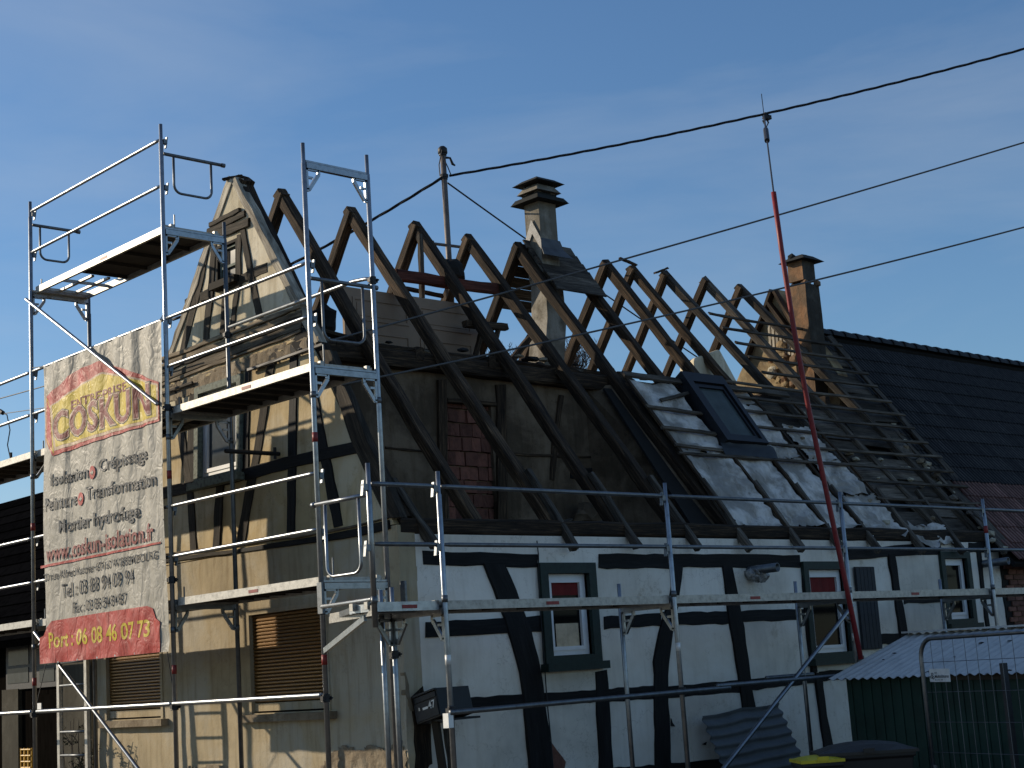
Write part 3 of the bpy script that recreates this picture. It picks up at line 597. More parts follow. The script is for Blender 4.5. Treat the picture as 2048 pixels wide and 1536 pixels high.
for k, (a, f, _) in enumerate(RAF):
    A = Vector((RX[k][1], RIDY, ridz[k])); F = Vector((RX[k][0], RY0 + .02, RZ0))
    d = (A - F).normalized(); nn = Vector((0, -d.z, d.y)).normalized()
    off = -.075
    w, h = (.145, .135) if k < 7 else (.125, .12)
    rm = M['rafter'] if k < 8 else M['greywood']
    o = beam('rafter', F + nn * off, A + nn * off - d * .01, w, h, rm, house, up=nn, seg=12, jit=.009, bow=random.uniform(-.03, .01))
    # the pair on the far slope
    Bk = Vector((RX[k][1] - .05, HY1 - .15, RZ0)); d2 = (A - Bk).normalized(); n2 = Vector((0, d2.z, -d2.y)).normalized()
    beam('rafter', Bk + n2 * off, A + n2 * off - d2 * .05 - Vector((.02, 0, 0)), w * .95, h * .95, M['rafter'], house, up=n2, seg=10, jit=.009, bow=random.uniform(-.03, .01))
    # sprocket nailed over the rafter foot
    q0 = rpt(RX[k][0] + .02, -.43 + random.uniform(-.05, .04), -.02) + Vector((0, 0, .05)); q1 = rpt(RX[k][0] - .02, .75, .01)
    if k < 10 and k != 0: beam('sprocket', q0, q1, .085, .10, M['greywood'], house, up=NR, seg=6, jit=.008, tap=.7)
beam('sprocket', roofp((868, 1095)) + NR * .02, roofp((782, 965)) + NR * .02, .085, .10, M['greywood'], house, up=NR, seg=6, jit=.01)
# gable rafter (thickness seen from the front) on both slopes
A = gab((470, 352)) + Vector((.12, 0, 0)); F = Vector((GX + .14, RY0, RZ0)); d = (A - F).normalized(); nn = Vector((0, -d.z, d.y)).normalized()
beam('rafter', F - nn * .06, A - nn * .06, .20, .15, M['rafter'], house, up=nn, seg=12, jit=.012)
Bk = Vector((GX + .14, HY1 - .12, RZ0)); d2 = (A - Bk).normalized(); n2 = Vector((0, d2.z, -d2.y)).normalized()
beam('rafter', Bk - n2 * .06, A - n2 * .06, .20, .15, M['rafter'], house, up=n2, seg=12, jit=.012)
beam('ridge_stub', apex + Vector((-.07, .10, -.03)), apex + Vector((.08, -.08, -.01)), .05, .03, M['rafter'], house, jit=.004)
# purlin and ceiling beams at the head of the knee wall
PZL = 5.24; KY = 13.95
beam('purlin', (GX + .2, KY, PZL - .05), (15.35, KY, PZL - .09), .17, .20, M['rafter'], house, seg=16, jit=.014)
beam('purlin', (GX + .2, KY + .26, PZL + .10), (15.2, KY + .24, PZL + .06), .16, .15, M['rafter'], house, seg=16, jit=.014)
beam('purlin', (15.1, KY + .05, PZL - .07), (HX1 - .8, KY + .05, PZL - .07), .15, .16, M['rafter'], house, seg=16, jit=.012)
for k in range(9):
    x = 10.5 + k * 1.15; beam('ceiling_joist', (x, KY - .1, PZL + .02), (x, 16.6, PZL + .02), .13, .15, M['rafter'], house, seg=4)
b = MB(); b.box((GX + .2, KY + .1, PZL - .17), (HX1 - .6, 16.55, PZL - .08)); b.build('ceiling', M['boards'], house)
beam('purlin', (GX + .2, 16.6, PZL), (HX1 - .6, 16.6, PZL), .16, .18, M['rafter'], house, seg=10, jit=.012)
# loose matter lying on the purlin
for k in range(26):
    x = random.uniform(10.6, 16.3); b = MB(); lump(b, (x, KY + random.uniform(.0, .3), PZL + .11 + random.uniform(0, .06)), random.uniform(.03, .08), k * 2.3, 1, (1.8, 1, .55)); b.build('roof_debris', random.choice((M['mortar'], M['boards'], M['darkvoid'])), house)
# knee wall of the attic room
KW = KY + .05
def k_to3(x, z): return Vector((x, KW, z))
def kw(p): return PY(p, KW)
dx0, dx1 = kw((893, 920)).x, kw((988, 920)).x; dz1 = kw((940, 806)).z
wallK = wallgrid('wall', k_to3, NF, GX + .2, 14.6, 2.93, PZL - .14, [(dx0, dx1, 2.93, dz1)], M['attic'], house, seed=21., amp=.012, thick=.12, step=.2)
wallK['label'] = 'dark brown plaster wall of the opened attic room'
def kt(L, R, m=M['rafter'], **k): return timber(kw, NF, L, R, m, wallK, **k)
kt([(873, 760), (876, 1055)], [(891, 760), (894, 1055)], n=10, proud=.03); kt([(990, 770), (994, 1055)], [(1009, 770), (1013, 1055)], n=10, proud=.03)
hband(kw, NF, [(893, 796), (990, 804)], 9, M['rafter'], wallK, proud=.025, n=5)
kt([(1206, 770), (1208, 1040)], [(1212, 770), (1214, 1040)], n=8, proud=.02)
kt([(1118, 790), (1106, 870), (1098, 960)], [(1128, 792), (1116, 872), (1108, 962)], n=8, proud=.015)
hband(kw, NF, [(1012, 905), (1120, 910), (1206, 912)], 5, M['rafter'], wallK, proud=.012, n=6)
hband(kw, NF, [(770, 893), (872, 903)], 5, M['rafter'], wallK, proud=.012, n=6)
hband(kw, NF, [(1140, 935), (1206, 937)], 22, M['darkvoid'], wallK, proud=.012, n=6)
# bricks that close the old door opening
zb = 2.95; r = 0
while zb < dz1 - .03:
    hh = min(random.choice((.17, .18, .16)), dz1 - zb); x = dx0 - (0.09 if r % 2 else 0.0)
    while x < dx1:
        ww = random.choice((.15, .18, .2)); a, e = max(x, dx0), min(x + ww - .008, dx1)
        if e - a > .03:
            b = MB(); o = random.uniform(-.02, .012); t = random.uniform(-.012, .012); ns = 3
            rows = []
            for i in range(5):
                u = a + (e - a) * i / 4; bulge = .006 * math.sin(i * PI / 2) ** 2
                rows.append([Vector((u, KW + .05 - o - bulge, zb + .006 + t * (i / 4 - .5))), Vector((u, KW + .05 - o - bulge, zb + hh - .010 + t * (i / 4 - .5)))])
            f = [rows[i][0] for i in range(5)] + [rows[i][1] for i in range(4, -1, -1)]
            b.prism(f, [p + Vector((0, .09, 0)) for p in f]); b.build('brick', M['brick'], wallK)
        x += ww
    zb += hh; r += 1
b = MB(); b.box((dx0 - .02, KW + .10, 2.93), (dx1 + .02, KW + .13, dz1 + .02)); b.build('mortar_backing', M['mortar'], wallK)
# side partition between the open attic and the felted bays, dark void behind
b = MB(); P = [rpt(rafx(4, .2) + .0, .05, -.16), rpt(rafx(4, 2.6), 2.55, -.16), Vector((14.55, KW, PZL - .15)), Vector((14.55, KW, 2.95))]
b.prism(P, [p + Vector((.03, 0, 0)) for p in P]); b.build('partition', M['attic'], house)
b = MB(); b.box((14.6, KW + .1, 2.93), (HX1 - .6, KW + .16, PZL - .17)); b.build('wall', M['attic'], house)['label'] = 'hidden inner attic wall behind the felted roof'
# junk along the eaves of the open attic
for k in range(22):
    x = random.uniform(10.6, 14.6); y = random.uniform(12.45, 13.5); L = random.uniform(.3, 1.1); a = random.uniform(-.5, .5)
    m = random.choice((M['greywood'], M['rafter'], M['rafter'], M['boards']))
    beam('loose_plank', (x, y, 2.97 + random.uniform(.0, .16)), (x + L * math.cos(a), y + L * math.sin(a) * .6, 2.99 + random.uniform(.0, .22)), random.uniform(.06, .16), .022, m, house, seg=3, jit=.004)
beam('loose_plank', kw((1225, 1048)) + Vector((0, -.9, -.02)), kw((1275, 1030)) + Vector((0, -.9, -.02)), .05, .02, M['pvc'], house, seg=2, jit=.002)
b = MB(); lump(b, tuple(kw((1150, 1035)) + Vector((0, -.25, 0))), .22, 4.2, 2, (1.1, .6, .7)); b.build('mortar_heap', M['attic'], house)
# collar piece, prop and other timbers above the ceiling
def barpx(name, a, e, Yv, w, h, mat, **k): return beam(name, PY(a, Yv), PY(e, Yv), w, h, mat, house, **k)
barpx('collar_beam', (790, 550), (1012, 582), 14.72, .10, .14, M['redwood'], seg=8, jit=.008)
barpx('prop', (840, 470), (844, 596), 14.9, .06, .06, M['greywood'], up=(0, 1, 0))
barpx('collar_lath', (800, 575), (885, 592), 15.3, .05, .05, M['rafter'])
barpx('trestle_bar', (930, 648), (1012, 655), 14.3, .10, .09, M['rafter']); barpx('trestle_leg', (996, 660), (982, 712), 14.3, .06, .05, M['rafter'], up=(0, 1, 0)); barpx('trestle_leg', (965, 655), (950, 712), 14.3, .06, .05, M['rafter'], up=(0, 1, 0))
barpx('short_brace', (1062, 672), (1025, 720), 14.6, .08, .08, M['rafter'], up=(0, 1, 0))
barpx('lath_stub', (1240, 517), (1272, 530), 15.2, .05, .03, M['rafter']); barpx('lath_stub', (1310, 546), (1335, 536), 15.2, .05, .03, M['rafter'])
b = MB(); q = PY((905, 540), 15.0); lump(b, tuple(q), .22, 9.1, 2, (1.0, .5, .75)); tag(b.build('tarp_bundle', M['darkvoid'], None), 'black tarp bundle hanging beside the mast foot', 'tarp')
b = MB(); q = PY((650, 640), 14.6); lump(b, tuple(q), .20, 3.3, 2, (.8, .5, .9)); tag(b.build('tarp_bundle', M['darkvoid'], None), 'black tarp bundle behind the scaffold end guard, left of the loose door', 'tarp')
# horizontal tie planks at the head of the gable room (left bays)
beam('tie_plank', (10.1, KY + .35, PZL + .32), (11.4, KY + .45, PZL + .20), .12, .05, M['rafter'], house)

# --- torn underlay, battens and counter battens over the right hand bays
def sheet(k0, k1, s0, s1, name='underlay_sheet', inset=.05, off=.012, tears=.06, label=None, seed=0.0):
    b = MB(); n, m = 26, 12; rows = []
    for i in range(n + 1):
        s = s0 + (s1 - s0) * i / n; r = []
        for j in range(m + 1):
            xa = rafx(k0, s) + inset; xb = (rafx(k1, s) if k1 < 11 else rafx(10, s) + .9) - inset; t = j / m
            e = 0.0
            if i == 0: e = tears * noise.noise(Vector((j * .9, seed, 1)))
            if i == n: e = tears * noise.noise(Vector((j * .9, seed, 7)))
            q = rpt(xa + (xb - xa) * t + (tears * .4 * noise.noise(Vector((i * .8, seed, 3))) if j in (0, m) else 0), s + e, off)
            cr = max(0.0, 1 - (s - s0) / .35) if s1 - s0 > .5 else .3
            sag = -.035 * math.sin(PI * t) + cr * .09 * noise.noise(Vector((q.x * 6, s * 11 + seed, 6))) + .05 * noise.noise(Vector((q.x * 3 + seed, s * 3.3, 0))) + .026 * noise.noise(Vector((q.x * 8, s * 9 + seed, 2))) + .022 * abs(noise.noise(Vector((q.x * 5, s * 14, 5 + seed))))
            r.append(q + NR * sag)
        rows.append(r)
    b.quadgrid(rows); bk = [[p - NR * .004 for p in r] for r in rows]; b.quadgrid(bk, flip=True); o = b.build(name, M['sheet'], house, smooth=True)
    return o
sheet(4, 5, .0, 1.26, seed=1.1); sheet(4, 5, 1.25, 2.50, seed=3.3)
sheet(5, 6, .02, 1.22, seed=5.1); sheet(6, 7, .02, 1.26, seed=6.2); sheet(6, 7, 1.25, 2.22, seed=7.2); sheet(6, 7, 2.28, 2.50, seed=12.7)
sheet(7, 8, -.10, .64, seed=9.4, tears=.14); sheet(7, 8, .62, 1.28, seed=10.7, inset=.09, tears=.1); sheet(7, 8, 1.27, 1.90, seed=11.9, inset=.15, tears=.12); sheet(8, 9, -.25, .10, seed=13.7, tears=.18)
for k, s0, s1 in ((5, -.05, 1.25), (6, -.05, 2.5), (7, -.05, 2.55), (4, .0, 2.5), (8, .4, 2.4)):
    beam('counter_batten', rpt(rafx(k, s0), s0, .03), rpt(rafx(k, s1), s1, .03), .055, .03, M['rafter'], house, up=NR, seg=8, jit=.006)
ROWS = [.54, .86, 1.16, 1.46, 1.77, 2.07, 2.35, 2.64, 2.94, 3.26, 3.54, 3.84, 4.14]
for i, s in enumerate(ROWS):
    xr = 21.60 - .165 * s + random.uniform(-.08, .05)
    if s > 2.7: xl = rafx(8, s) - .12
    elif s < 1.1: xl = rafx(8, s) - .1
    elif s < 1.3: xl = rafx(4, s) - .08
    else: xl = rafx(6, s) + .05
    if s > 4.1: xr = 20.2
    x = xl; j = 0
    beam('batten', rpt(xl, s, .045), rpt(xr, s + random.uniform(-.02, .02), .045), .042, .028, M['batten'], house, up=NR, seg=14, jit=.006, bow=random.uniform(-.03, .0))
for s in (1.27, 1.57, 1.94, ): beam('batten', rpt(rafx(4, s) - .05, s + .02, .045), rpt(rafx(5, s) + .02, s - .02, .045), .05, .03, M['batten'], house, up=NR, seg=6, jit=.008)
beam('batten', rpt(rafx(4, 2.2) + .35, 2.10, .05), rpt(rafx(5, 2.3) + .1, 2.30, .05), .05, .03, M['batten'], house, up=NR, seg=6)
beam('batten', rpt(rafx(4, 2.5) - .05, 2.53, .05), rpt(rafx(8, 2.5), 2.50, .05), .09, .04, M['greywood'], house, up=NR, seg=10)
# dusty boards left between the rafters on the right
for k in (8, 9, 10, 11):
    s = .0
    while s < (2.45 if k < 11 else 4.0):
        L = random.uniform(.22, .5)
        if random.random() < .84:
            xa = (rafx(k - 1, s) if k - 1 < 11 else 0) + .06; xb = (rafx(k, s) if k < 11 else 21.62 - .17 * s) - .06; b = MB()
            t0, t1 = random.uniform(-.03, .03), random.uniform(-.03, .03); f = [rpt(xa, s, -.10 + t0), rpt(xb, s, -.10 + t1), rpt(xb, s + L - .012, -.10 + t1), rpt(xa, s + L - .012, -.10 + t0)]
            b.prism(f, [p - NR * .02 for p in f]); b.uv = [(0, 0), (.8, 0), (.8, .3), (0, .3)] * 2; b.build('roof_board', M['boards'], house)
        s += L
for k in range(14):
    x = random.uniform(17.8, 20.6); s = random.uniform(.1, 2.3); b = MB(); lump(b, tuple(rpt(x, s, -.04)), random.uniform(.03, .08), k * 5.1, 1, (1.3, 1, .6)); b.build('mortar_lump', random.choice((M['foam'], M['mortar'])), house)
b = MB(); f = [rpt(17.4, -.1, -.2), rpt(HX1, -.1, -.2), rpt(HX1, 2.5, -.2), rpt(17.4, 2.5, -.2)]; b.prism(f, [p - NR * .03 for p in f]); b.build('roof_lining', M['darkvoid'], house)  # near-black sheet added beneath the boards to paint the dark void
b = MB(); f = [rpt(14.7, -.05, -.2), rpt(17.38, -.05, -.2), rpt(17.38, 2.5, -.2), rpt(14.7, 2.5, -.2)]; b.prism(f, [p - NR * .03 for p in f]); b.build('roof_lining', M['darkvoid'], house)  # the same painted darkness under the felted bays
beam('verge_plank', rpt(21.62, .05, -.03), rpt(20.92, 4.15, -.03), .16, .035, M['greywood'], house, up=NR, seg=14, jit=.012)
# roof window
c4 = [roofxs(p) for p in ((1366, 760), (1440, 770), (1508, 885), (1428, 898))]
xa, xb = (c4[0][0] + c4[3][0]) / 2, (c4[1][0] + c4[2][0]) / 2; sa, sb = 1.36, 2.62
def rr(b, x0, x1, s0, s1, o0, o1):
    f = [rpt(x0, s0, o1), rpt(x1, s0, o1), rpt(x1, s1, o1), rpt(x0, s1, o1)]; b.prism(f, [rpt(x0, s0, o0), rpt(x1, s0, o0), rpt(x1, s1, o0), rpt(x0, s1, o0)])
b = MB()
for a in ((xa, xa + .13, sa, sb), (xb - .09, xb, sa, sb), (xa + .13, xb - .09, sa, sa + .07), (xa + .13, xb - .09, sb - .17, sb)): rr(b, *a, -.02, .15)
rw = b.build('roof_window', M['skyl'], house); rw['label'] = 'dark roof window left in the stripped roof'
b = MB()
for a in ((xa + .15, xa + .20, sa + .09, sb - .19), (xb - .15, xb - .11, sa + .09, sb - .19), (xa + .20, xb - .15, sa + .09, sa + .14), (xa + .20, xb - .15, sb - .25, sb - .19)): rr(b, *a, .02, .125)
b.build('sash', M['skyl'], rw)
b = MB(); rr(b, xa + .18, xb - .13, sa + .12, sb - .22, .085, .095); b.build('pane', M['glassup'], rw)
b = MB(); rows = [[rpt(xa - .1 + (xb - xa + .25) * j / 12, sa - .19 + .19 * i / 4 + (.03 * noise.noise(Vector((j * .9, 0, 3))) if i == 0 else 0), .05 + .04 * i / 4 + .025 * noise.noise(Vector((j * .8, i * .9, 1)))) for j in range(13)] for i in range(5)]
b.quadgrid(rows); b.build('apron_flashing', M['skyl'], rw, smooth=True)

# --- boards left on the ridge round the chimney
for i in range(6):
    s = 5.18 - i * .165; xa, xb = rafx(4, s) + .03, rafx(5, s) + .06
    b = MB(); f = [rpt(xa, s - .16, .0), rpt(xb, s - .155, .0), rpt(xb, s, .005), rpt(xa, s - .004, .005)]; b.prism(f, [p - NR * .02 for p in f]); b.uv = [(0, 0), (1, 0), (1, .15), (0, .15)] * 2; b.build('ridge_board', M['greywood'] if i > 1 else M['boards'], house)
    A0 = Vector((xa, RIDY, ridz[4])); d2 = Vector((0, HY1 - .15 - RIDY, RZ0 - ridz[4])).normalized(); n2 = Vector((0, -d2.z, d2.y)); t0, t1 = i * .165 + .03, i * .165 + .185
    b = MB(); f = [A0 + d2 * t0, A0 + d2 * t0 + Vector((xb - xa, 0, 0)), A0 + d2 * t1 + Vector((xb - xa, 0, 0)), A0 + d2 * t1]; b.prism(f, [p - n2 * .02 for p in f]); b.uv = [(0, 0), (1, 0), (1, .15), (0, .15)] * 2; b.build('ridge_board', M['greywood'], house)
# --- main chimney
cy0 = 14.86; cx0 = PY((1079, 440), cy0).x; cx1 = PY((1113, 440), cy0).x; cy1 = PX((1050, 440), cx0).y
ztop = PY((1079, 402), cy0).z
b = MB(); rows = []
for z, dx, dy, g in ((4.9, -.02, -.0, .02), (5.6, .0, .0, .02), (6.25, .10, .0, .015), (6.75, .10, .0, .0), (6.85, .0, .0, 0.0), (7.4, 0, 0, 0), (ztop, 0, 0, 0)):
    sh = -.14 * max(0, (6.3 - z)) if z < 6.3 else 0
    rows.append([Vector((x + dx * .3 + sh, y, z)) for x, y in ((cx0 - g, cy0 - g), (cx1 + g, cy0 - g), (cx1 + g, cy1 + g), (cx0 - g, cy1 + g))])
b.quadgrid(rows, closed=True); ch = b.build('chimney', M['chim'], house); ch['label'] = 'tall grey rendered chimney with stacked cap slabs'
def slab(z0, z1, g, mat, taper=0.0, name='cap_slab'):
    b = MB(); q = [[(cx0 - g, cy0 - g, z0), (cx1 + g, cy0 - g, z0), (cx1 + g, cy1 + g, z0), (cx0 - g, cy1 + g, z0)], [(cx0 - g + taper, cy0 - g + taper, z1), (cx1 + g - taper, cy0 - g + taper, z1), (cx1 + g - taper, cy1 + g - taper, z1), (cx0 - g + taper, cy1 + g - taper, z1)]]
    b.quadgrid(q, closed=True); b.poly(q[0][::-1]); b.poly(q[1]); o = b.build(name, mat, ch); md = o.modifiers.new('bevel', 'BEVEL'); md.width = .012; md.segments = 2; return o
slab(ztop, ztop + .075, .14, M['capstone'], .05); slab(ztop + .075, ztop + .13, .02, M['capstone']); slab(ztop + .15, ztop + .25, .07, M['chim'], .07); slab(ztop + .25, ztop + .28, -.02, M['capstone']); slab(ztop + .28, ztop + .35, .11, M['capstone'], .10)
for dx in (0, 1):
    for dy in (0, 1):
        b = MB(); b.box((cx0 + dx * (cx1 - cx0 - .08), cy0 + dy * (cy1 - cy0 - .08), ztop + .12), (cx0 + .08 + dx * (cx1 - cx0 - .08), cy0 + .08 + dy * (cy1 - cy0 - .08), ztop + .16)); b.build('cap_pier', M['chim'], ch)
zb_ = PY((1079, 492), cy0).z
b = MB()
for f in ([(cx0 - .02, cy0 - .02, zb_ + .12), (cx1 + .02, cy0 - .02, zb_ + .12), (cx1 + .05, cy0 - .05, zb_ - .02), (cx0 - .05, cy0 - .05, zb_ - .02)], [(cx0 - .05, cy0 - .05, zb_ - .02), (cx1 + .05, cy0 - .05, zb_ - .02), (cx1 + .12, cy0 - .16, zb_ - .16), (cx0 - .12, cy0 - .16, zb_ - .16)],
          [(cx0 - .02, cy0 - .02, zb_ + .12), (cx0 - .02, (cy0 + cy1) / 2, zb_ + .42), (cx0 - .02, (cy0 + cy1) / 2, zb_ + .22), (cx0 - .02, cy0 - .02, zb_ - .05)], [(cx0 - .02, cy1 + .02, zb_ + .12), (cx0 - .02, (cy0 + cy1) / 2, zb_ + .42), (cx0 - .02, (cy0 + cy1) / 2, zb_ + .22), (cx0 - .02, cy1 + .02, zb_ - .05)]):
    f = [Vector(p) for p in f]; nn = (f[1] - f[0]).cross(f[2] - f[0]).normalized(); b.prism(f, [p + nn * .006 for p in f])
b.build('lead_flashing', M['lead'], ch)
# plastered stub with a slanted side behind the rafters
q = [PY(p, 14.2) for p in ((1388, 716), (1432, 700), (1440, 698), (1476, 765), (1390, 772))]
b = MB(); b.prism(q, [p + Vector((.25, .5, .02)) for p in q]); o = b.build('plastered_flue_stub', M['upcream'], house); md = o.modifiers.new('bevel', 'BEVEL'); md.width = .04; md.segments = 3
# party gable wall at the far end of the roof
PXW = PY((1553, 578), RIDY).x
b = MB()
pts = [(RY0 + .3, RZ0 + .2), (RIDY, ridz[-1] - .0), (HY1 - .3, RZ0 + .2)]
def pw_to3(y, z): return Vector((PXW, y, z))
slr = (pts[1][1] - pts[0][1]) / (RIDY - pts[0][0]); sll = (pts[1][1] - pts[2][1]) / (pts[2][0] - RIDY)
pwall = wallgrid('wall', pw_to3, NG0, RY0 + .3, HY1 - .3, 3.0, ridz[-1], [], M['party'], house, amp=.02, thick=.25, seed=31., clips=[(-slr, 1, pts[1][1] - slr * RIDY), (sll, 1, pts[1][1] + sll * RIDY), (-1, 0, -14.15)]); pwall['label'] = 'ochre rendered party gable at the far end of the roof'
for a, e in (((1545, 580), (1488, 730)), ((1550, 582), (1612, 690)), ((1537, 605), (1640, 740))): beam('verge_rafter', PX(a, PXW - .06), PX(e, PXW - .06), .06, .12, M['rafter'], house, up=(1, 0, 0), seg=8)
for k in range(9):
    x = 1538 + k * 7.5; beam('wall_lath', PX((x, 648 + k * 1.2), PXW - .03), PX((x + 3, 700 + k * 2), PXW - .03), .05, .02, M['verge'], pwall, up=(1, 0, 0), seg=3, jit=.004)
for k in range(16):
    b = MB(); lump(b, tuple(PX((random.uniform(1540, 1600), random.uniform(690, 770)), PXW - .05)), random.uniform(.05, .12), k * 3.7, 2, (.5, 1, .8)); b.build('mortar_lump', random.choice((M['foam'], M['party'], M['chim2'])), house)
# second, broken chimney
ey0 = 14.36; ex0 = PY((1613, 600), ey0).x; ex1 = PY((1641, 600), ey0).x; ey1 = PX((1579, 600), ex0).y; ezt = PY((1613, 520), ey0).z; ezb = 5.0
zc = PY((1613, 560), ey0).z
b = MB(); rows = []
for z in (ezb, 5.6, 6.2, 6.8, zc - .05): rows.append([Vector((x + .012 * nz3((x, y, z), 3), y + .012 * nz3((y, x, z), 3), z)) for x, y in ((ex0, ey0), (ex1, ey0), (ex1, ey1), (ex0, ey1))])
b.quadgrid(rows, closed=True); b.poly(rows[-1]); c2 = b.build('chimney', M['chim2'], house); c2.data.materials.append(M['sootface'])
for f in c2.data.polygons: f.material_index = 1 if f.normal.y < -.7 else 0  # front face darker grey than the other sides
c2['label'] = 'broken orange chimney at the far end of the roof'
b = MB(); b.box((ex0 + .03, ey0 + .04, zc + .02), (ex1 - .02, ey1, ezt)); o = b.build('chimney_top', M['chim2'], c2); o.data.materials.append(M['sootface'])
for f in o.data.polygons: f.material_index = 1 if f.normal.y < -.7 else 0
b = MB(); b.box((ex0 + .10, ey0 + .10, zc - .06), (ex1 - .1, ey1 - .1, zc + .03)); b.build('chimney_core', M['darkvoid'], c2)
for k in range(7): b = MB(); lump(b, (random.uniform(ex0, ex1), ey0 + random.uniform(0, .3), zc - .03), .06, k * 2.9, 1); b.build('mortar_lump', M['chim2'], c2)
b = MB(); g = .09; q = [[Vector((x, y, ezt + .0)) for x, y in ((ex0 - g, ey0 - g), (ex1 + g, ey0 - g), (ex1 + g, ey1 + g), (ex0 - g, ey1 + g))], [Vector((x, y, ezt + .10)) for x, y in ((ex0 + .06, ey0 + .04), (ex1 - .03, ey0 + .04), (ex1 - .03, ey1 - .06), (ex0 + .06, ey1 - .06))]]
b.quadgrid(q, closed=True); b.poly(q[0][::-1]); b.poly(q[1]); lump(b, (ex0 + .05, ey1 - .1, ezt + .08), .07, 1.1, 1); lump(b, (ex1 - .1, ey0 + .2, ezt + .1), .08, 2.1, 1); b.build('cap_slab', M['capstone'], c2)
# ================================================================== NEIGHBOUR ON THE RIGHT, WITH TILED ROOF
nb = thing('neighbour_house', (HX1 + .1, FY, -0.5), 'neighbour house with dark anthracite tiles, red lower tile rows and brick wall', 'house')
NX0, NX1 = 21.05, 29.0; NE = 11.78; NEZ = 2.62; NRZ = 6.76
nd = Vector((0, RIDY - NE, NRZ - NEZ)); NL = nd.length; nd.normalize(); nn_ = Vector((0, -nd.z, nd.y))
b = MB(); f = [Vector((NX0, NE, NEZ)), Vector((NX1, NE, NEZ)), Vector((NX1, RIDY, NRZ)), Vector((NX0, RIDY, NRZ))]; b.prism([p - nn_ * .05 for p in f], [p - nn_ * .12 for p in f])
f = [Vector((NX0, 18.4, NEZ)), Vector((NX0, RIDY, NRZ)), Vector((NX1, RIDY, NRZ)), Vector((NX1, 18.4, NEZ))]; b.prism(f, [p - Vector((0, .06, .08)) for p in f]); roofn = b.build('roof', M['tiledark'], nb)
TW, TL = .205, .335
def tile_mesh(name, mat):
    b = MB(); xs = [0, .015, .04, .065, .09, .105, .12, .145, .17, .195, .215]; hs = [.0, .022, .036, .022, .0, 0.0, .022, .036, .022, .0, .012]
    rows = []
    for y, z in ((-.03, .020), (TL + .05, .0)): rows.append([(x, y, z + h) for x, h in zip(xs, hs)])
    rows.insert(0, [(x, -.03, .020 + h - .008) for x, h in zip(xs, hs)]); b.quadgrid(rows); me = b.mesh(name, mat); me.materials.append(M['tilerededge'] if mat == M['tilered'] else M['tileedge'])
    for f in me.polygons: f.material_index = 1 if f.index >= 10 and f.index % 10 in (1, 6) else 0  # painted highlight on one side of each rib
    return me
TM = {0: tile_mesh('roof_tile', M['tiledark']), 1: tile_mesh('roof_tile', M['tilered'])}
def tframe(p, jx=.0): 
    m = Matrix((Vector((1, 0, 0)), nd, nn_)).transposed().to_4x4(); m.translation = p; return m
tiles = []
for r in range(int(NL / TL)):
    for c in range(int((NX1 - NX0) / TW)):
        s = r * TL + .04; x = NX0 + .02 + c * TW; red = s < 1.42
        if red and x < NX0 + .12 and random.random() < .7: continue
        p = Vector((x, NE, NEZ)) + nd * s; q = CR @ (p - CAMP); u = 1024 + q.x * FPX / -q.z; v = 768 - q.y * FPX / -q.z
        tiles.append((0 if (u < 2060) else 1, -q.z, p, 1 if red else 0))
tiles.sort(key=lambda t: (t[0], t[1]))
rest = {0: MB(), 1: MB()}; restm = {0: [], 1: []}
cnt = {0: 0, 1: 0}
for k, (vis, dist, p, red) in enumerate(tiles):
    j = Matrix.Rotation(random.uniform(-.012, .012), 4, 'Z') @ Matrix.Translation((0, random.uniform(-.008, .008), random.uniform(0, .004)))
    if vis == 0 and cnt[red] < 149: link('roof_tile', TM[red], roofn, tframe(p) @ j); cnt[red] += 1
    else:
        me = TM[red]; mm = tframe(p) @ j; base = len(rest[red].v); rest[red].v += [tuple(mm @ v.co) for v in me.vertices]; rest[red].f += [tuple(base + i for i in f.vertices) for f in me.polygons]; restm[red] += [f.material_index for f in me.polygons]
for red in (0, 1):
    if rest[red].v:
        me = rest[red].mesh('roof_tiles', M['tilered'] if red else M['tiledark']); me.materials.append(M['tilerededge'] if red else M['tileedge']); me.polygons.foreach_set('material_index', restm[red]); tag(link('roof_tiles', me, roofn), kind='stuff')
for k in range(int((NX1 - NX0) / .36)):            # ridge tiles
    b = MB(); rows = []
    for t, rr_ in ((0, .125), (.05, .13), (.40, .105)): rows.append([Vector((NX0 + k * .36 + t, RIDY + rr_ * math.cos(a * PI / 8), NRZ - .02 + rr_ * math.sin(a * PI / 8))) for a in range(9)])
    b.quadgrid(rows); b.build('ridge_tile', M['tiledark'], roofn, smooth=True)
# broken mortar along the left verge
for k in range(46):
    s = .2 + NL * .9 * k / 46 + random.uniform(-.05, .05); b = MB(); p = Vector((NX0 + random.uniform(-.16, .05), NE, NEZ)) + nd * s + nn_ * random.uniform(-.05, .02)
    lump(b, tuple(p), random.uniform(.03, .09), k * 1.9, 1, (1, 1, .7)); b.build('verge_mortar', random.choice((M['foam'], M['mortar'], M['boards'], M['boards'])), roofn)
for k in range(5):
    p = Vector((NX0 - .1 + k * .08, NE, NEZ)) + nd * (.2 + k * .12); beam('broken_verge_board', p, p + Vector((random.uniform(-.1, .2), 0, 0)) + nd * random.uniform(.5, 1.3), .10, .025, M['greywood'], nb, up=nn_, seg=4)
beam('verge_plank', Vector((NX0 + .10, NE, NEZ)) + nd * .3, Vector((NX0 - .10, NE, NEZ + .05)) + nd * (NL - .4), .20, .03, M['greywood'], nb, up=nn_, seg=14, jit=.012)
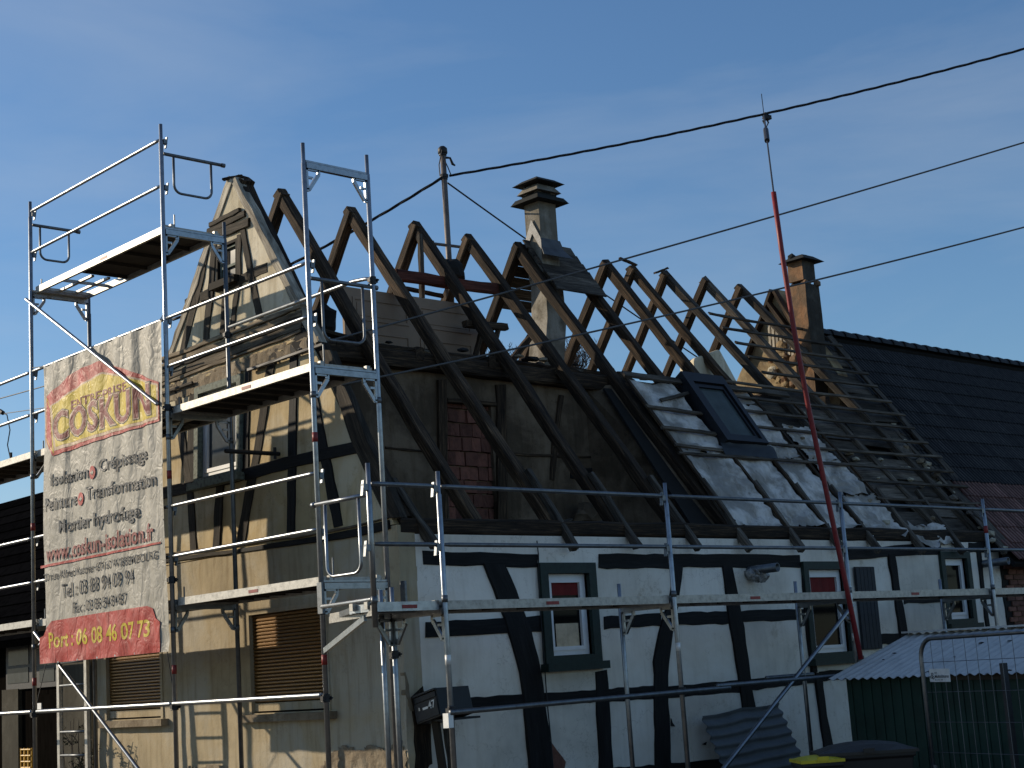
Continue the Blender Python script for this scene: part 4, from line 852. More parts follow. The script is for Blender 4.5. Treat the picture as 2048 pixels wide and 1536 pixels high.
# walls
b = MB(); b.box((NX0 + .45, FY + .02, -.5), (NX1, FY + .3, 2.75)); b.box((NX0 + .45, 18.0, -.5), (NX1, 18.3, 2.75)); nwall = b.build('wall', M['mortar'], nb)
z = .9; r = 0
while z < 2.72:
    x = NX0 + .36 - (.11 if r % 2 else 0)
    while x < NX0 + 1.35:
        a, e = x, x + .21; o = random.uniform(-.006, .008); b = MB(); b.box((0, 0, 0), (e - a - .004, .1, .066)); b.build('brick', M['brickdark'], nwall, mtx=Matrix.Translation((a, FY - .035 - o, z)))
        x += .222
    z += .078; r += 1
b = MB(); b.box((HX1 + .0, FY + .08, -.5), (NX0 + .6, FY + .2, 3.2)); b.build('wall_return', M['brickdark'], nb)
b = MB(); f = [Vector((NX0 + .3, RY0 + .1, 2.5)), Vector((NX0 + .3, RIDY, NRZ - .35)), Vector((NX0 + .3, 18.0, 2.5))]; b.prism(f, [p + Vector((.12, 0, 0)) for p in f]); b.build('gable_end', M['boards'], nb)

# ================================================================== DARK BUILDING ON THE LEFT
lb = thing('farm_building', (12.6, 20.5, -0.5), 'dark timber clad building with black roof behind the scaffold at the left', 'building')
LX = 12.6
b = MB(); b.box((LX, 19.2, -.5), (LX + 6, 34, 2.95)); lw = b.build('wall', M['darkwall'], lb)
for k in range(38):                     # vertical boards
    y = 19.2 + k * .3; b = MB(); b.box((0, 0, 0), (.03, .285, 3.3)); b.build('board', M['darkwall'], lw, mtx=Matrix.Translation((LX - .031 - random.uniform(0, .008), y, -.4)))
e0 = Vector((LX - .7, 0, 2.55)); e1 = Vector((LX + 3.1, 0, 6.0)); ed = (e1 - e0).normalized(); en = Vector((-ed.z, 0, ed.x))
b = MB(); f = [Vector((e0.x, 18.6, e0.z)), Vector((e0.x, 34, e0.z)), Vector((e1.x, 34, e1.z)), Vector((e1.x, 18.6, e1.z))]; b.prism(f, [p - en * .12 for p in f]); f = [Vector((e1.x, 18.6, e1.z)), Vector((e1.x, 34, e1.z)), Vector((e1.x + 3.5, 34, e0.z)), Vector((e1.x + 3.5, 18.6, e0.z))]; b.prism(f, [p - Vector((0, 0, .12)) for p in f]); lr = b.build('roof', M['blackroof'], lb)
for k in range(15):                     # overlapping tile courses
    p = e0 + ed * (k * .34) + en * .012; q = p + ed * .36; b = MB(); b.prism([Vector((p.x, 18.6, p.z)) + en * .03, Vector((p.x, 34, p.z)) + en * .03, Vector((q.x, 34, q.z)), Vector((q.x, 18.6, q.z))], [Vector((p.x, 18.6, p.z)) + en * .01, Vector((p.x, 34, p.z)) + en * .01, Vector((q.x, 34, q.z)) - en * .005, Vector((q.x, 18.6, q.z)) - en * .005]); b.build('tile_course', M['blackroof'], lr)
def lbp(p): return PX(p, LX - .05)
def lquad(name, p0, p1, mat, d, parent):
    a, e = lbp(p0), lbp(p1); b = MB(); b.box((LX - .05 - d, min(a.y, e.y), min(a.z, e.z)), (LX - .03, max(a.y, e.y), max(a.z, e.z))); return b.build(name, mat, parent)
wn = lquad('window', (16, 1280), (120, 1372), M['iron'], .04, lb)
lquad('pane', (22, 1290), (62, 1328), M['glasssky'], .05, wn); lquad('pane', (20, 1338), (62, 1364), M['glasssky'], .05, wn); lquad('pane', (84, 1338), (114, 1362), M['glasssky'], .05, wn); lquad('pane', (84, 1292), (114, 1328), M['glasssky'], .05, wn)
lquad('pale_wall_panel', (10, 1380), (44, 1600), M['olive'], .06, lb); lquad('door', (78, 1390), (160, 1600), M['darkwall'], .05, lb)
lquad('door_plate', (82, 1406), (90, 1420), M['whitepl'], .07, lb); lquad('window', (125, 1325), (175, 1400), M['glasssky'], .03, lb)
b = MB(); b.box((GX + .02, HY1 + .1, -.5), (GX + .3, HY1 + .9, 2.3)); b.build('side_wall', M['olive'], lb)

# ================================================================== SCAFFOLDING
def tube_part(sc, name, a, e, r, mat='steel', n=10):
    a = Vector(a); e = Vector(e); b = MB(); d = (e - a).normalized(); b.tube([a, a + d * .012, e - d * .012, e], [r * .9, r, r, r * .9], n); return b.build(name, M[mat], sc, smooth=True)
def standard(sc, x, y, z0, z1, bands=(), mat='steel'):
    b = MB(); z = z0; pts = [(x, y, z0), (x, y, z1 - .20), (x, y, z1 - .195), (x, y, z1)]; b.tube(pts, [.0242, .0242, .0195, .0195], 12); o = b.build('standard', M[mat], sc, smooth=True)
    for k, zz in enumerate(bands):
        c = MB(); c.tube([(x, y, zz - .045), (x, y, zz + .045)], .0262, 12, cap=True); c.build('red_band', M['redband'], o, smooth=True)
    for zz in (2.15, 4.15):
        if z0 < zz < z1 - .3:
            c = MB(); c.tube([(x, y, zz - .03), (x, y, zz + .03)], .0275, 12); c.build('joint_collar', M['steel_dark'], o, smooth=True)
    return o
def rail(sc, a, e, r=.0195, mat='steel'):
    a = Vector(a); e = Vector(e); d = (e - a).normalized(); b = MB(); b.tube([a + d * .03, a + d * .10, e - d * .10, e - d * .03], [r * .75, r, r, r * .75], 10); return b.build('guardrail', M[mat], sc, smooth=True)
def wedge(sc, x, y, z, dx, dy):
    """the wedge pocket welded on a standard and its wedge"""
    b = MB(); m = Matrix.Translation((x + dx * .045, y + dy * .045, z)); b.box((-.022, -.02, -.028), (.022, .02, .024), m); o = b.build('wedge_pocket', M['steel_dark'], sc)
    c = MB(); c.box((-.006, -.016, -.075), (.008, .016, .055), Matrix.Translation((x + dx * .062, y + dy * .062, z)) @ Matrix.Rotation(.15, 4, 'Y')); c.build('wedge', M['steel_dark'], o)
def gusset(sc, x, y, z, dx, dy):
    """perforated corner plate under a transom: three bars round two holes"""
    P = lambda a, h: Vector((x + dx * a, y + dy * a, z + h)); up = Vector((-dy, dx, 0)); b = MB()
    out = [P(.02, -.02), P(.17, -.02), P(.17, -.07), P(.05, -.24), P(.02, -.24)]
    holes = ([P(.05, -.045), P(.14, -.045), P(.14, -.07), P(.09, -.10), P(.05, -.10)], [P(.045, -.13), P(.09, -.13), P(.045, -.19)])
    t = up * .012
    b.bar(out[0] + Vector((0, 0, -.01)), out[1] + Vector((0, 0, -.01)), .024, .03); b.bar(out[1], out[2], .024, .03, (dx, dy, 0)); b.bar(out[2], out[3], .024, .034, (dx, dy, .5)); b.bar(out[3], out[4], .024, .03); b.bar(P(.03, -.02), P(.03, -.24), .024, .026, (dx, dy, 0)); b.bar(P(.03, -.115), P(.10, -.115), .022, .022)
    b.build('gusset_plate', M['steel'], sc)
def transom(sc, a, e, mat='steel'):
    a = Vector(a); e = Vector(e); b = MB(); b.bar(a, e, .048, .055); b.bar(a + Vector((0, 0, .045)), e + Vector((0, 0, .045)), .022, .018); return b.build('transom', M[mat], sc)
def deck(sc, ax, lo, hi, c0, c1, z, hatch=None, ribs=9, side='alu', label=None):
    """steel framed deck: side channels, cover plate, ribs below; ax 0 runs along x, 1 along y"""
    def B(b, l0, l1, w0, w1, z0, z1):
        if ax == 0: b.box((l0, w0, z0), (l1, w1, z1))
        else: b.box((w0, l0, z0), (w1, l1, z1))
    L = hi - lo; b = MB(); t = .035
    for w0, w1 in ((c0, c0 + t), (c1 - t, c1)):
        B(b, lo, hi, w0, w1, z - .055, z + .022)
    for l0, l1 in ((lo, lo + .05), (hi - .05, hi)): B(b, l0, l1, c0 + t, c1 - t, z - .05, z + .015)
    d = b.build('deck', M[side], sc)
    if label: d['label'] = label
    p0, p1 = lo + .05, hi - .05
    if hatch: p0, p1 = (hatch[1], p1) if hatch[0] < (lo + hi) / 2 else (p0, hatch[0])
    b = MB(); B(b, p0, p1, c0 + t + .001, c1 - t - .001, z, z + .014); b.build('plywood_panel', M['ply'], d)
    for k in range(ribs):
        l = lo + .12 + (L - .24) * k / (ribs - 1); b = MB(); B(b, l - .012, l + .012, c0 + t + .001, c1 - t - .001, z - .038, z - .004); b.build('rib', M['alu'] if hatch and hatch[0] < l < hatch[1] else M['ply'], d)
    if hatch:
        m = (c0 + c1) / 2; b = MB(); B(b, hatch[0], hatch[1], m - .09, m - .05, z - .03, z - .005); B(b, hatch[0], hatch[1], m + .12, m + .16, z - .03, z - .005); b.build('hatch_rail', M['alu'], d)
    for w in (c0 + .07, c1 - .07):
        for l in (lo - .015, hi + .015):
            b = MB(); B(b, l - .02, l + .02, w - .022, w + .022, z - .03, z + .03); b.build('hook', M['alu'], d)
    zl = MB()
    if ax == 1: zl.box((c0 - .003, lo + L * .42, z - .035), (c0 - .0005, lo + L * .42 + .16, z - .005))
    else: zl.box((lo + L * .42, c0 - .003, z - .035), (lo + L * .42 + .16, c0 - .0005, z - .005))
    zl.build('red_sticker', M['redband'], d)
    return d
def endguard(sc, p0, p1, drop, ret=.0, mat='steel_dark'):
    """end guard: a top bar and a U shaped loop hanging from it"""
    p0 = Vector(p0); p1 = Vector(p1); d = (p1 - p0); L = d.length; d.normalize(); b = MB(); b.tube([p0, p1], .019, 10); b.tube([p1 - d * .01, p1 + d * .03], .026, 8)
    a, e = p0 + d * L * .16, p0 + d * L * .80; r = .09; pts = [a]
    Zv = Vector((0, 0, -1)); A1 = a + Zv * (drop - r); E1 = e + Zv * (drop - r)
    pts.append(A1)
    for k in range(1, 7): t = PI / 2 * k / 6; pts.append(A1 + d * r * (1 - math.cos(t)) + Zv * r * math.sin(t))
    for k in range(0, 7): t = PI / 2 * (1 - k / 6); pts.append(E1 - d * r * (1 - math.cos(t)) + Zv * r * math.sin(t))
    pts.append(e); b.tube(pts, .0145, 8); return b.build('end_guard', M[mat], sc, smooth=True)
def coupler(sc, p, s=.05):
    b = MB(); x, y, z = p; b.tube([(x, y, z - .035), (x, y, z + .035)], .036, 10); b.box((x - s, y - .02, z - .02), (x + s, y + .02, z + .02)); b.tube([(x + s * .7, y - .05, z), (x + s * .7, y + .05, z)], .009, 6); b.tube([(x - s * .4, y - .045, z - .03), (x - s * .4, y + .045, z - .03)], .008, 6); b.build('coupler', M['iron'], sc)

XO, XI = 8.482, 9.25
FYS = [17.34, 14.24, 11.655]; FYL = 20.42
Z1, Z2, Z3 = 2.38, 4.38, 6.38
sl = thing('scaffold', (XO, 14.24, -.5), 'tall three-level steel scaffold standing along the cream gable side', 'scaffold')
standard(sl, XO, FYS[0], -.4, 7.55, (1.75, 3.55)); standard(sl, XO, FYS[1], -.4, 7.59, (1.75, 3.75)); standard(sl, XO, FYS[2], -.4, 6.60, (1.72, 3.75))
standard(sl, XI, FYS[0], -.4, 6.42, (), 'steel_dark'); standard(sl, XI, FYS[1], -.4, 6.60, (), 'steel_dark'); standard(sl, XI, FYS[2], -.4, 6.62, ())
standard(sl, XO, FYL, -.4, 5.55, ()); standard(sl, XI, FYL, -.4, 4.6, (), 'steel_dark')
for y in FYS:
    for z in (Z1, Z2, Z3):
        transom(sl, (XO + .02, y, z), (XI - .02, y, z)); gusset(sl, XO, y, z, 1, 0); gusset(sl, XI, y, z, -1, 0)
for z in (Z1, Z2): transom(sl, (XO + .02, FYL, z), (XI - .02, FYL, z))
c0, c1 = XO + .045, XI - .04; cm = (c0 + c1) / 2
def two(lo, hi, z, **k):
    deck(sl, 1, lo + .03, hi - .03, c0, cm - .004, z + .06, **k); deck(sl, 1, lo + .03, hi - .03, cm + .004, c1, z + .06, **k)
deck(sl, 1, FYS[1] + .03, FYS[0] - .03, c0, c1, Z3 + .07, hatch=(FYS[0] - .95, FYS[0] - .10), ribs=7)
two(FYS[1], FYS[0], Z2); two(FYS[1], FYS[0], Z1)
deck(sl, 1, FYS[2] + .03, FYS[1] - .03, c0, c1, Z2 + .07); deck(sl, 1, FYS[2] + .03, FYS[1] - .03, c0, c1, Z1 + .07)
deck(sl, 1, FYS[0] + .03, FYL, c0, c1, Z1 + .07); deck(sl, 1, FYS[0] + .03, FYL, c0, c1, Z2 + .07)
xr_ = XO
bays = [(FYS[0], FYS[1]), (FYS[1], FYS[2]), (FYL, FYS[0])]
for (ya, yb), zs in zip(bays, (((7.42, 6.90), (5.42, 4.90), (3.42, 2.90)), ((5.42, 4.90), (3.42, 2.90)), ((5.42, 4.90), (3.42, 2.90)))):
    for zz in sum([list(z) for z in zs], []):
        rail(sl, (xr_, ya, zz), (xr_, yb, zz))
for y in FYS:
    for zz in (7.42, 6.90, 5.42, 4.90, 3.42, 2.90):
        if zz > 6.6 and y == FYS[2]: continue
        wedge(sl, XO, y, zz - .02, 1, 0)
b = MB(); b.tube([(XI, FYS[1] - .04, 5.40), (XI, FYS[2] + .30, 5.40), (XI + .01, FYS[2] + .12, 5.385), (XI, FYS[2] + .03, 5.36)], .0195, 10); b.build('guardrail', M['steel'], sl, smooth=True); coupler(sl, (XI, FYS[2], 5.34)); coupler(sl, (XI, FYS[1], 5.32))
for ya, yb in ((FYL, FYS[0]), (FYS[0] - .1, FYS[1]), (FYS[1], FYS[2])): tube_part(sl, 'ledger', (XO - .02, ya, 1.41), (XO - .02, yb + .04, 1.41), .0242)
for y in FYS[1:]: coupler(sl, (XO, y, 1.38))
coupler(sl, (XO, FYS[1], Z1 + .28)); coupler(sl, (XO, FYS[0], 1.38)); coupler(sl, (XO, FYS[1], 4.46))
tube_part(sl, 'diagonal_brace', (XO - .09, FYS[0] - .05, 6.30), (XO - .09, FYS[1] + .05, 4.50), .021); tube_part(sl, 'diagonal_brace', (XO - .02, FYS[0] - .05, 2.32), (XO - .02, FYS[1] + .03, .30), .021)
tube_part(sl, 'wall_tie', (XI - .10, FYS[1] - .03, 4.03), (GX + .03, FYS[1] - .03, 4.03), .024, 'iron'); b = MB(); b.tube([(GX - .03, FYS[1] - .03, 3.97), (GX - .03, FYS[1] - .03, 4.10)], .018, 8); b.build('tie_ring', M['iron'], sl)
endguard(sl, (XO + .03, FYS[0], 7.26), (XI - .14, FYS[0], 7.26), .42); endguard(sl, (XO + .03, FYS[1], 7.26), (XI - .0, FYS[1], 7.26), .42); endguard(sl, (XO + .03, FYS[2], 5.27), (XI + .02, FYS[2], 5.27), .58)
for y in FYS[:2]:
    for zz in (Z1, Z2, Z3):
        b = MB(); b.tube([(XO + .14, y, zz + .05), (XO + .14, y, zz + .21)], .008, 6); b.build('deck_lock_pin', M['steel_dark'], sl)
for zz in (Z1, Z2): b = MB(); b.tube([(XO + .14, FYS[2], zz + .05), (XO + .14, FYS[2], zz + .26)], .008, 6); b.build('deck_lock_pin', M['steel_dark'], sl)
for y in FYS + [FYL]:
    for x in (XO, XI):
        b = MB(); b.box((x - .075, y - .075, -.5), (x + .075, y + .075, -.49)); b.tube([(x, y, -.49), (x, y, -.3)], .018, 8); b.build('base_jack', M['steel_dark'], sl)
# ladder inside the first bay
lx = 8.95; ly0, ly1 = PX((173, 1400), lx).y, PX((118, 1400), lx).y
ld = thing('scaffold_ladder', (lx, ly0, -.4), 'pale metal ladder standing below the red strip of the banner', 'ladder')
for y in (ly0, ly1): b = MB(); b.box((lx - .015, y - .03, -.45), (lx + .025, y + .03, 2.35)); b.build('stile', M['alu'], ld)
for k in range(10): b = MB(); b.tube([(lx, ly0 + .02, -.2 + k * .27), (lx, ly1 - .02, -.2 + k * .27)], .015, 8); b.build('rung', M['steel_dark'], ld, smooth=True)

# --- front scaffold
sf = thing('scaffold', (11.63, 10.2, -.5), 'low one-level steel scaffold standing along the white front wall', 'scaffold')
YO, YI = 10.2, 10.95; FXS = [8.70, 11.63, 14.55, 17.55, 20.5]; ZD = 2.05
for k, x in enumerate(FXS):
    standard(sf, x, YO, -.4, 3.24, (2.86,) if k == 3 else ()); standard(sf, x + .03, YI, -.4, 2.31, ())
    c = MB(); c.tube([(x, YO, 1.6), (x, YO, 1.68)], .0258, 12); c.build('white_sticker', M['whitepl'], sf, smooth=True)
    transom(sf, (x, YO + .02, ZD), (x + .03, YI - .02, ZD)); gusset(sf, x + .03, YI, ZD, 0, -1); gusset(sf, x, YO, ZD, 0, 1)
    for zz in (3.11, 2.61): wedge(sf, x, YO, zz - .02, -1, 0)
    for y in (YO, YI):
        b = MB(); b.box((x - .075, y - .075, -.5), (x + .075, y + .075, -.49)); b.tube([(x, y, -.49), (x, y, -.3)], .018, 8); b.build('base_jack', M['steel_dark'], sf)
for xa, xb in zip(FXS, FXS[1:] + [23.4]):
    for zz in (3.11, 2.61): rail(sf, (xa, YO, zz), (xb, YO, zz), mat='steel_dark')
    deck(sf, 0, xa + .03, min(xb, 23.3) - .03, YO + .04, YI - .04, ZD + .065, ribs=7)
tube_part(sf, 'ledger', (FXS[0] - .05, YO - .045, 1.205), (12.3, YO - .045, 1.215), .0242, 'steel_dark'); tube_part(sf, 'ledger', (12.1, YO - .045, 1.24), (15.0, YO - .045, 1.24), .0242, 'steel_dark')
tube_part(sf, 'diagonal_brace', (14.52, YO - .04, 1.98), (11.95, YO - .04, .35), .0242); tube_part(sf, 'inner_ledger', (13.9, YI, 1.26), (14.75, YI, 1.26), .0242, 'steel_dark')
for x in (FXS[0], 11.63, 14.55): coupler(sf, (x, YO - .01, 1.22))
b = MB(); b.box((FXS[0] - .075, YO - .05, 1.08), (FXS[0] - .02, YO + .02, 1.20)); b.build('coupler_plate', M['whitepl'], sf)
# corner bay: short post on a bracket, end guard, planks over to the other scaffold
XC = 7.945
standard(sf, XC, YO, 1.93, 3.28, ())
for zz in (3.11, 2.61): rail(sf, (XC, YO, zz), (FXS[0], YO, zz), mat='steel_dark'); wedge(sf, XC, YO, zz - .03, -1, 0)
endguard(sf, (XC, YO + .03, 3.02), (XC - .02, YO + .74, 3.02), .63, mat='steel')
deck(sf, 0, XC + .03, FXS[0] - .03, YO + .04, YO + .38, ZD + .065, ribs=3, side='steel')
q4 = [Vector((XO + .03, FYS[2] - .12, ZD + .02)), Vector((XC + .06, YO + .40, ZD + .02)), Vector((FXS[0] - .03, YO + .40, ZD + .02)), Vector((XI - .05, FYS[2] - .12, ZD + .02))]
b = MB(); b.prism([p + Vector((0, 0, .05)) for p in q4], q4); pl_ = b.build('corner_plate', M['steel_dark'], sf)
b = MB(); b.bar(q4[0] + Vector((-.03, 0, .01)), Vector((XC + .01, YO + .03, ZD + .02)), .03, .085); b.build('edge_channel', M['alu'], pl_)
tube_part(sf, 'edge_tube', (XO - .03, FYS[2] - .02, 2.19), (XC, YO + .03, 2.16), .02)
b = MB(); b.bar((XO - .02, FYS[2] - .04, 1.80), (XC + .07, YO + .22, ZD - .03), .028, .05); b.build('bracket_strut', M['steel'], sf)
for k, (x, y) in enumerate(((XO - .05, FYS[2] - .05), (XI + .09, FYS[2] - .12))): b = MB(); b.box((x - .012, y - .035, ZD + .08), (x + .012, y + .035, ZD + .36)); b.build('toe_board_bracket', M['steel_dark'], sf)
gusset(sf, FXS[0] + .03, YI, ZD, -1, 0)
coupler(sf, (FXS[0] + .03, YI, 1.72)); standard(sf, FXS[0] + .03, YI + .16, -.4, 2.3, ())
# ================================================================== BANNER
XB = 8.425
bY1, bY0, bZ1, bZ0 = 16.95, 14.26, 5.405, 1.935     # left, right, top, bottom
def bpx(p): q = PX(p, XB); return q.y, q.z
def bdisp(y, z):
    t = (y - bY0) / (bY1 - bY0); v = (bZ1 - z) / (bZ1 - bZ0)
    f = .022 * math.exp(-v * 1.6) * math.sin(y * 17 + 1.2 * math.sin(z * 1.3)) + .010 * math.sin(y * 9.0 + z * .8)
    f += .020 * noise.noise(Vector((y * 3.2, z * .7, 1))) + .010 * noise.noise(Vector((y * 8, z * 3.2, 5)))
    f -= .030 * math.exp(-((y - 16.10 - .05 * z) / .06) ** 2) * max(0, 1 - v * 1.3) + .03 * math.exp(-((y - 14.75 + (5.4 - z) * .06) / .08) ** 2)
    w = max(0.0, (2.6 - z) / .6); f += .022 * min(1, w) * noise.noise(Vector((y * 4.5, z * 6.5, 3))) + .02 * min(1, w) * abs(noise.noise(Vector((y * 7 + z * 5, z * 6 - y * 3, 4))))
    return f * .55
def b3(y, z, off=0.0): return Vector((XB - bdisp(y, z) - off, y, z))
ban = thing('banner', (XB, bY0, bZ0), 'creased cream advertising banner with yellow house logo tied to the scaffold', 'banner')
b = MB(); nu, nv = 170, 170; rows = []
for i in range(nv + 1):
    z = bZ1 + (bZ0 - bZ1) * i / nv; r = []
    for j in range(nu + 1):
        y = bY1 + (bY0 - bY1) * j / nu; zz = z
        if i == 0: zz -= .018 * abs(math.sin(j * PI / nu * 9))
        yy = y + (.02 * math.sin(z * 2.2) if j in (0, nu) else 0); r.append(b3(yy, zz))
    rows.append(r)
b.quadgrid(rows); cloth = b.build('cloth', M['banner'], ban, smooth=True)
def conform(bm, name, mat, off, parent=ban):
    ys = [v.co.x for v in bm.verts]; zs = [v.co.y for v in bm.verts]
    for k in range(int(min(ys) / .045), int(max(ys) / .045) + 2): bmesh.ops.bisect_plane(bm, geom=bm.verts[:] + bm.edges[:] + bm.faces[:], plane_co=(k * .045, 0, 0), plane_no=(1, 0, 0))
    for k in range(int(min(zs) / .06), int(max(zs) / .06) + 2): bmesh.ops.bisect_plane(bm, geom=bm.verts[:] + bm.edges[:] + bm.faces[:], plane_co=(0, k * .06, 0), plane_no=(0, 1, 0))
    bmesh.ops.triangulate(bm, faces=bm.faces[:])
    for v in bm.verts: v.co = b3(v.co.x, v.co.y, off + .006)
    bmesh.ops.recalc_face_normals(bm, faces=bm.faces[:])
    me = bpy.data.meshes.new(name); bm.to_mesh(me); bm.free(); me.materials.append(mat); me.shade_smooth(); o = link(name, me, parent)
    if name in ('lettering', 'letter_outline'): o['kind'] = 'stuff'
    return o
def bpoly(name, pts, mat, off, parent=ban):
    bm = bmesh.new(); vs = [bm.verts.new((bpx(p)[0], bpx(p)[1], 0)) for p in pts]; bm.faces.new(vs); bmesh.ops.triangulate(bm, faces=bm.faces[:]); return conform(bm, name, mat, off, parent)
def btext(txt, p0, p1, hpx, mat, off, bold=0.0, parent=ban, name='lettering'):
    """lettering whose baseline runs from pixel p0 to p1 with capital height hpx"""
    (ya, za), (yb, zb) = bpx(p0), bpx(p1); zt = bpx((p0[0], p0[1] - hpx))[1]
    me = textmesh(txt, bold); xs = [v.co.x for v in me.vertices]; x0, x1 = min(xs), max(xs); bm = bmesh.new(); bm.from_mesh(me); bpy.data.meshes.remove(me)
    for v in bm.verts:
        t = (v.co.x - x0) / (x1 - x0); v.co = Vector((ya + (yb - ya) * t, za + (zb - za) * t + v.co.y / .69 * (zt - za), 0))
    return conform(bm, name, mat, off, parent)
lg = bpoly('logo', [(92, 792), (100, 788), (150, 742), (200, 722), (262, 742), (318, 764), (320, 842), (210, 877), (107, 912), (92, 880), (90, 830)], M['bred'], .004)
bpoly('logo_side', [(92, 795), (104, 815), (110, 908), (93, 878)], M['byel'], .0055, lg); bpoly('logo_side', [(93, 800), (103, 818), (107, 900), (94, 876)], M['bred'], .007, lg)
bpoly('logo_edge', [(103, 812), (150, 776), (205, 744), (260, 752), (317, 768), (318, 838), (210, 870), (110, 902)], M['bpink'], .0065, lg)
bpoly('logo_field', [(107, 812), (152, 779), (205, 748), (260, 756), (314, 771), (314, 833), (210, 864), (113, 894)], M['byel'], .008, lg)
btext('ENTREPRISE', (143, 819), (256, 781), 17, M['bdark'], .0105, .015, lg)
btext('COSKUN', (108, 884), (306, 826), 56, M['bink'], .0100, .05, lg, 'letter_outline'); btext('COSKUN', (109, 883), (305, 826), 55, M['bpink'], .0115, .035, lg, 'letter_outline'); btext('COSKUN', (110, 882), (304, 826), 54, M['bdark'], .0130, .012, lg)
def dot(p, r):
    y, z = bpx(p); bm = bmesh.new(); vs = [bm.verts.new((y + r * math.cos(-a * PI / 9), z + r * math.sin(-a * PI / 9), 0)) for a in range(18)]; bm.faces.new(vs); o = conform(bm, 'arrow_disc', M['bred'], .005)
    bm = bmesh.new(); vs = [bm.verts.new((y + r * u, z + r * w, 0)) for u, w in ((.5, .12), (-.05, .12), (-.05, .4), (-.6, 0), (-.05, -.4), (-.05, -.12), (.5, -.12))]; bm.faces.new(vs); bmesh.ops.triangulate(bm, faces=bm.faces[:]); conform(bm, 'arrow_mark', M['banner'], .008, o)
dot((187, 945), .075); dot((163, 998), .075)
btext('Isolation', (104, 972), (178, 955), 24, M['bink'], .005, .022); btext('Crépissage', (199, 944), (296, 918), 24, M['bink'], .005, .022)
btext('Peinture', (92, 1023), (153, 1009), 25, M['bink'], .005, .022); btext('Transformation', (174, 1000), (313, 970), 25, M['bink'], .005, .022)
btext('Mortier hydrofuge', (119, 1066), (279, 1034), 25, M['bink'], .005, .024)
btext('www.coskun-isolation.fr', (95, 1124), (309, 1079), 31, M['bdark'], .005, .02)
bpoly('underline', [(82, 1132), (322, 1083), (322, 1087), (82, 1137)], M['bred'], .005)
btext('20 rue Alfred Kastner 67160 WISSEMBOURG', (88, 1163), (315, 1117), 15, M['bink'], .005, .012)
btext('Tel : 03 88 94 09 94', (125, 1196), (268, 1166), 27, M['bink'], .005, .012); btext('Fax : 03 88 54 84 87', (147, 1226), (253, 1207), 21, M['bink'], .005, .012)
rs_ = bpoly('red_strip', [(81, 1276), (88, 1272), (95, 1255), (106, 1242), (200, 1226), (295, 1212), (306, 1217), (312, 1236), (321, 1243), (321, 1304), (200, 1317), (81, 1328)], M['bred'], .0045)
btext('Port : 06 08 46 07 73', (100, 1296), (301, 1272), 30, M['byel'], .0075, .02, rs_)
for p in ((118, 1324), (158, 1319), (195, 1315), (232, 1311), (272, 1307)):
    y, z = bpx(p); b = MB(); b.tube([b3(y, z, .002), b3(y, z, .012)], .012, 10); b.build('eyelet', M['steel'], ban)
for a, e in (((bY1 - .02, bZ1), (FYS[0], 5.47)), ((bY0 + .02, bZ1), (FYS[1], 5.5)), ((bY1 - .02, bZ0), (FYS[0], 1.40)), ((bY0 + .02, bZ0), (FYS[1], 1.42)), ((bY0 + .01, 3.0), (FYS[1], 3.0))):
    b = MB(); b.tube([b3(*a), (XO, e[0], e[1])], .005, 5); b.build('tie_cord', M['cable'], ban)

# ================================================================== ROOF MAST AND CABLES
MY = 15.65
mt = PY((885, 300), MY); mb = PY((893, 520), MY)
mast = thing('power_mast', (mb.x, MY, 5.2), 'steel power line mast rising through the bare rafters', 'mast')
b = MB(); b.tube([(mt.x, MY, 4.9), (mt.x, MY, mt.z)], .040, 14); b.build('pole', M['mast'], mast, smooth=True)
b = MB(); b.tube([(mt.x, MY, mt.z - .06), (mt.x, MY, mt.z - .05), (mt.x, MY, mt.z + .02), (mt.x, MY, mt.z + .05)], [.055, .068, .065, .035], 14); b.build('pole_cap', M['iron'], mast, smooth=True)
zc_ = PY((887, 352), MY).z
for dz, s in ((0, .06), (-.03, .05), (.32, .055)): b = MB(); b.tube([(mt.x, MY, zc_ + dz - .02), (mt.x, MY, zc_ + dz + .02)], s, 12); b.build('clamp_band', M['iron'], mast)
arm = [PY(p, MY - .02) for p in ((890, 315), (900, 316), (905, 328), (910, 331))]
b = MB(); b.tube(arm, [.02, .016, .02, .012], 8); b.tube([PY((884, 300), MY - .05), PY((878, 330), MY - .07), PY((880, 352), MY - .06)], .008, 6); b.tube([PY((883, 308), MY - .05), PY((896, 335), MY - .07), PY((902, 350), MY - .06)], .008, 6); b.build('cable_bracket', M['cable'], mast)
b = MB(); b.tube([PY((864, 487), MY), PY((922, 494), MY)], .022, 8); b.tube([PY((864, 482), MY), PY((864, 492), MY)], .03, 8); b.build('cross_brace', M['mast'], mast)
def sagline(P, Q, sag, n=40):
    return [P.lerp(Q, i / n) - Vector((0, 0, sag * 4 * (i / n) * (1 - i / n))) for i in range(n + 1)]
def cable(name, P, Q, sag, r, label, twist=0, parts=None):
    pts = sagline(P, Q, sag, 60 if twist else 30); b = MB()
    if twist:
        L = (Q - P).length; d = (Q - P).normalized(); s_ = d.cross(Vector((0, 0, 1))).normalized(); u_ = s_.cross(d)
        n = int(L / .09)
        base = sagline(P, Q, sag, n)
        for w in range(3):
            b.tube([p + (s_ * math.cos(i * .55 + w * 2.094) + u_ * math.sin(i * .55 + w * 2.094)) * r * .9 for i, p in enumerate(base)], r * .75, 5)
    else: b.tube(pts, r, 6)
    o = b.build(name, M['cablegrey' if name == 'telephone_cable' else 'cable'], None, smooth=True); tag(o, label, 'cable'); return o
P0 = Vector((mt.x + .05, MY - .05, zc_)); 
Q = PY((2250, 40), 9.2)
cable('power_cable', P0, Q, .16, .0125, 'thick twisted black power cable running from the mast to the upper right', 1)
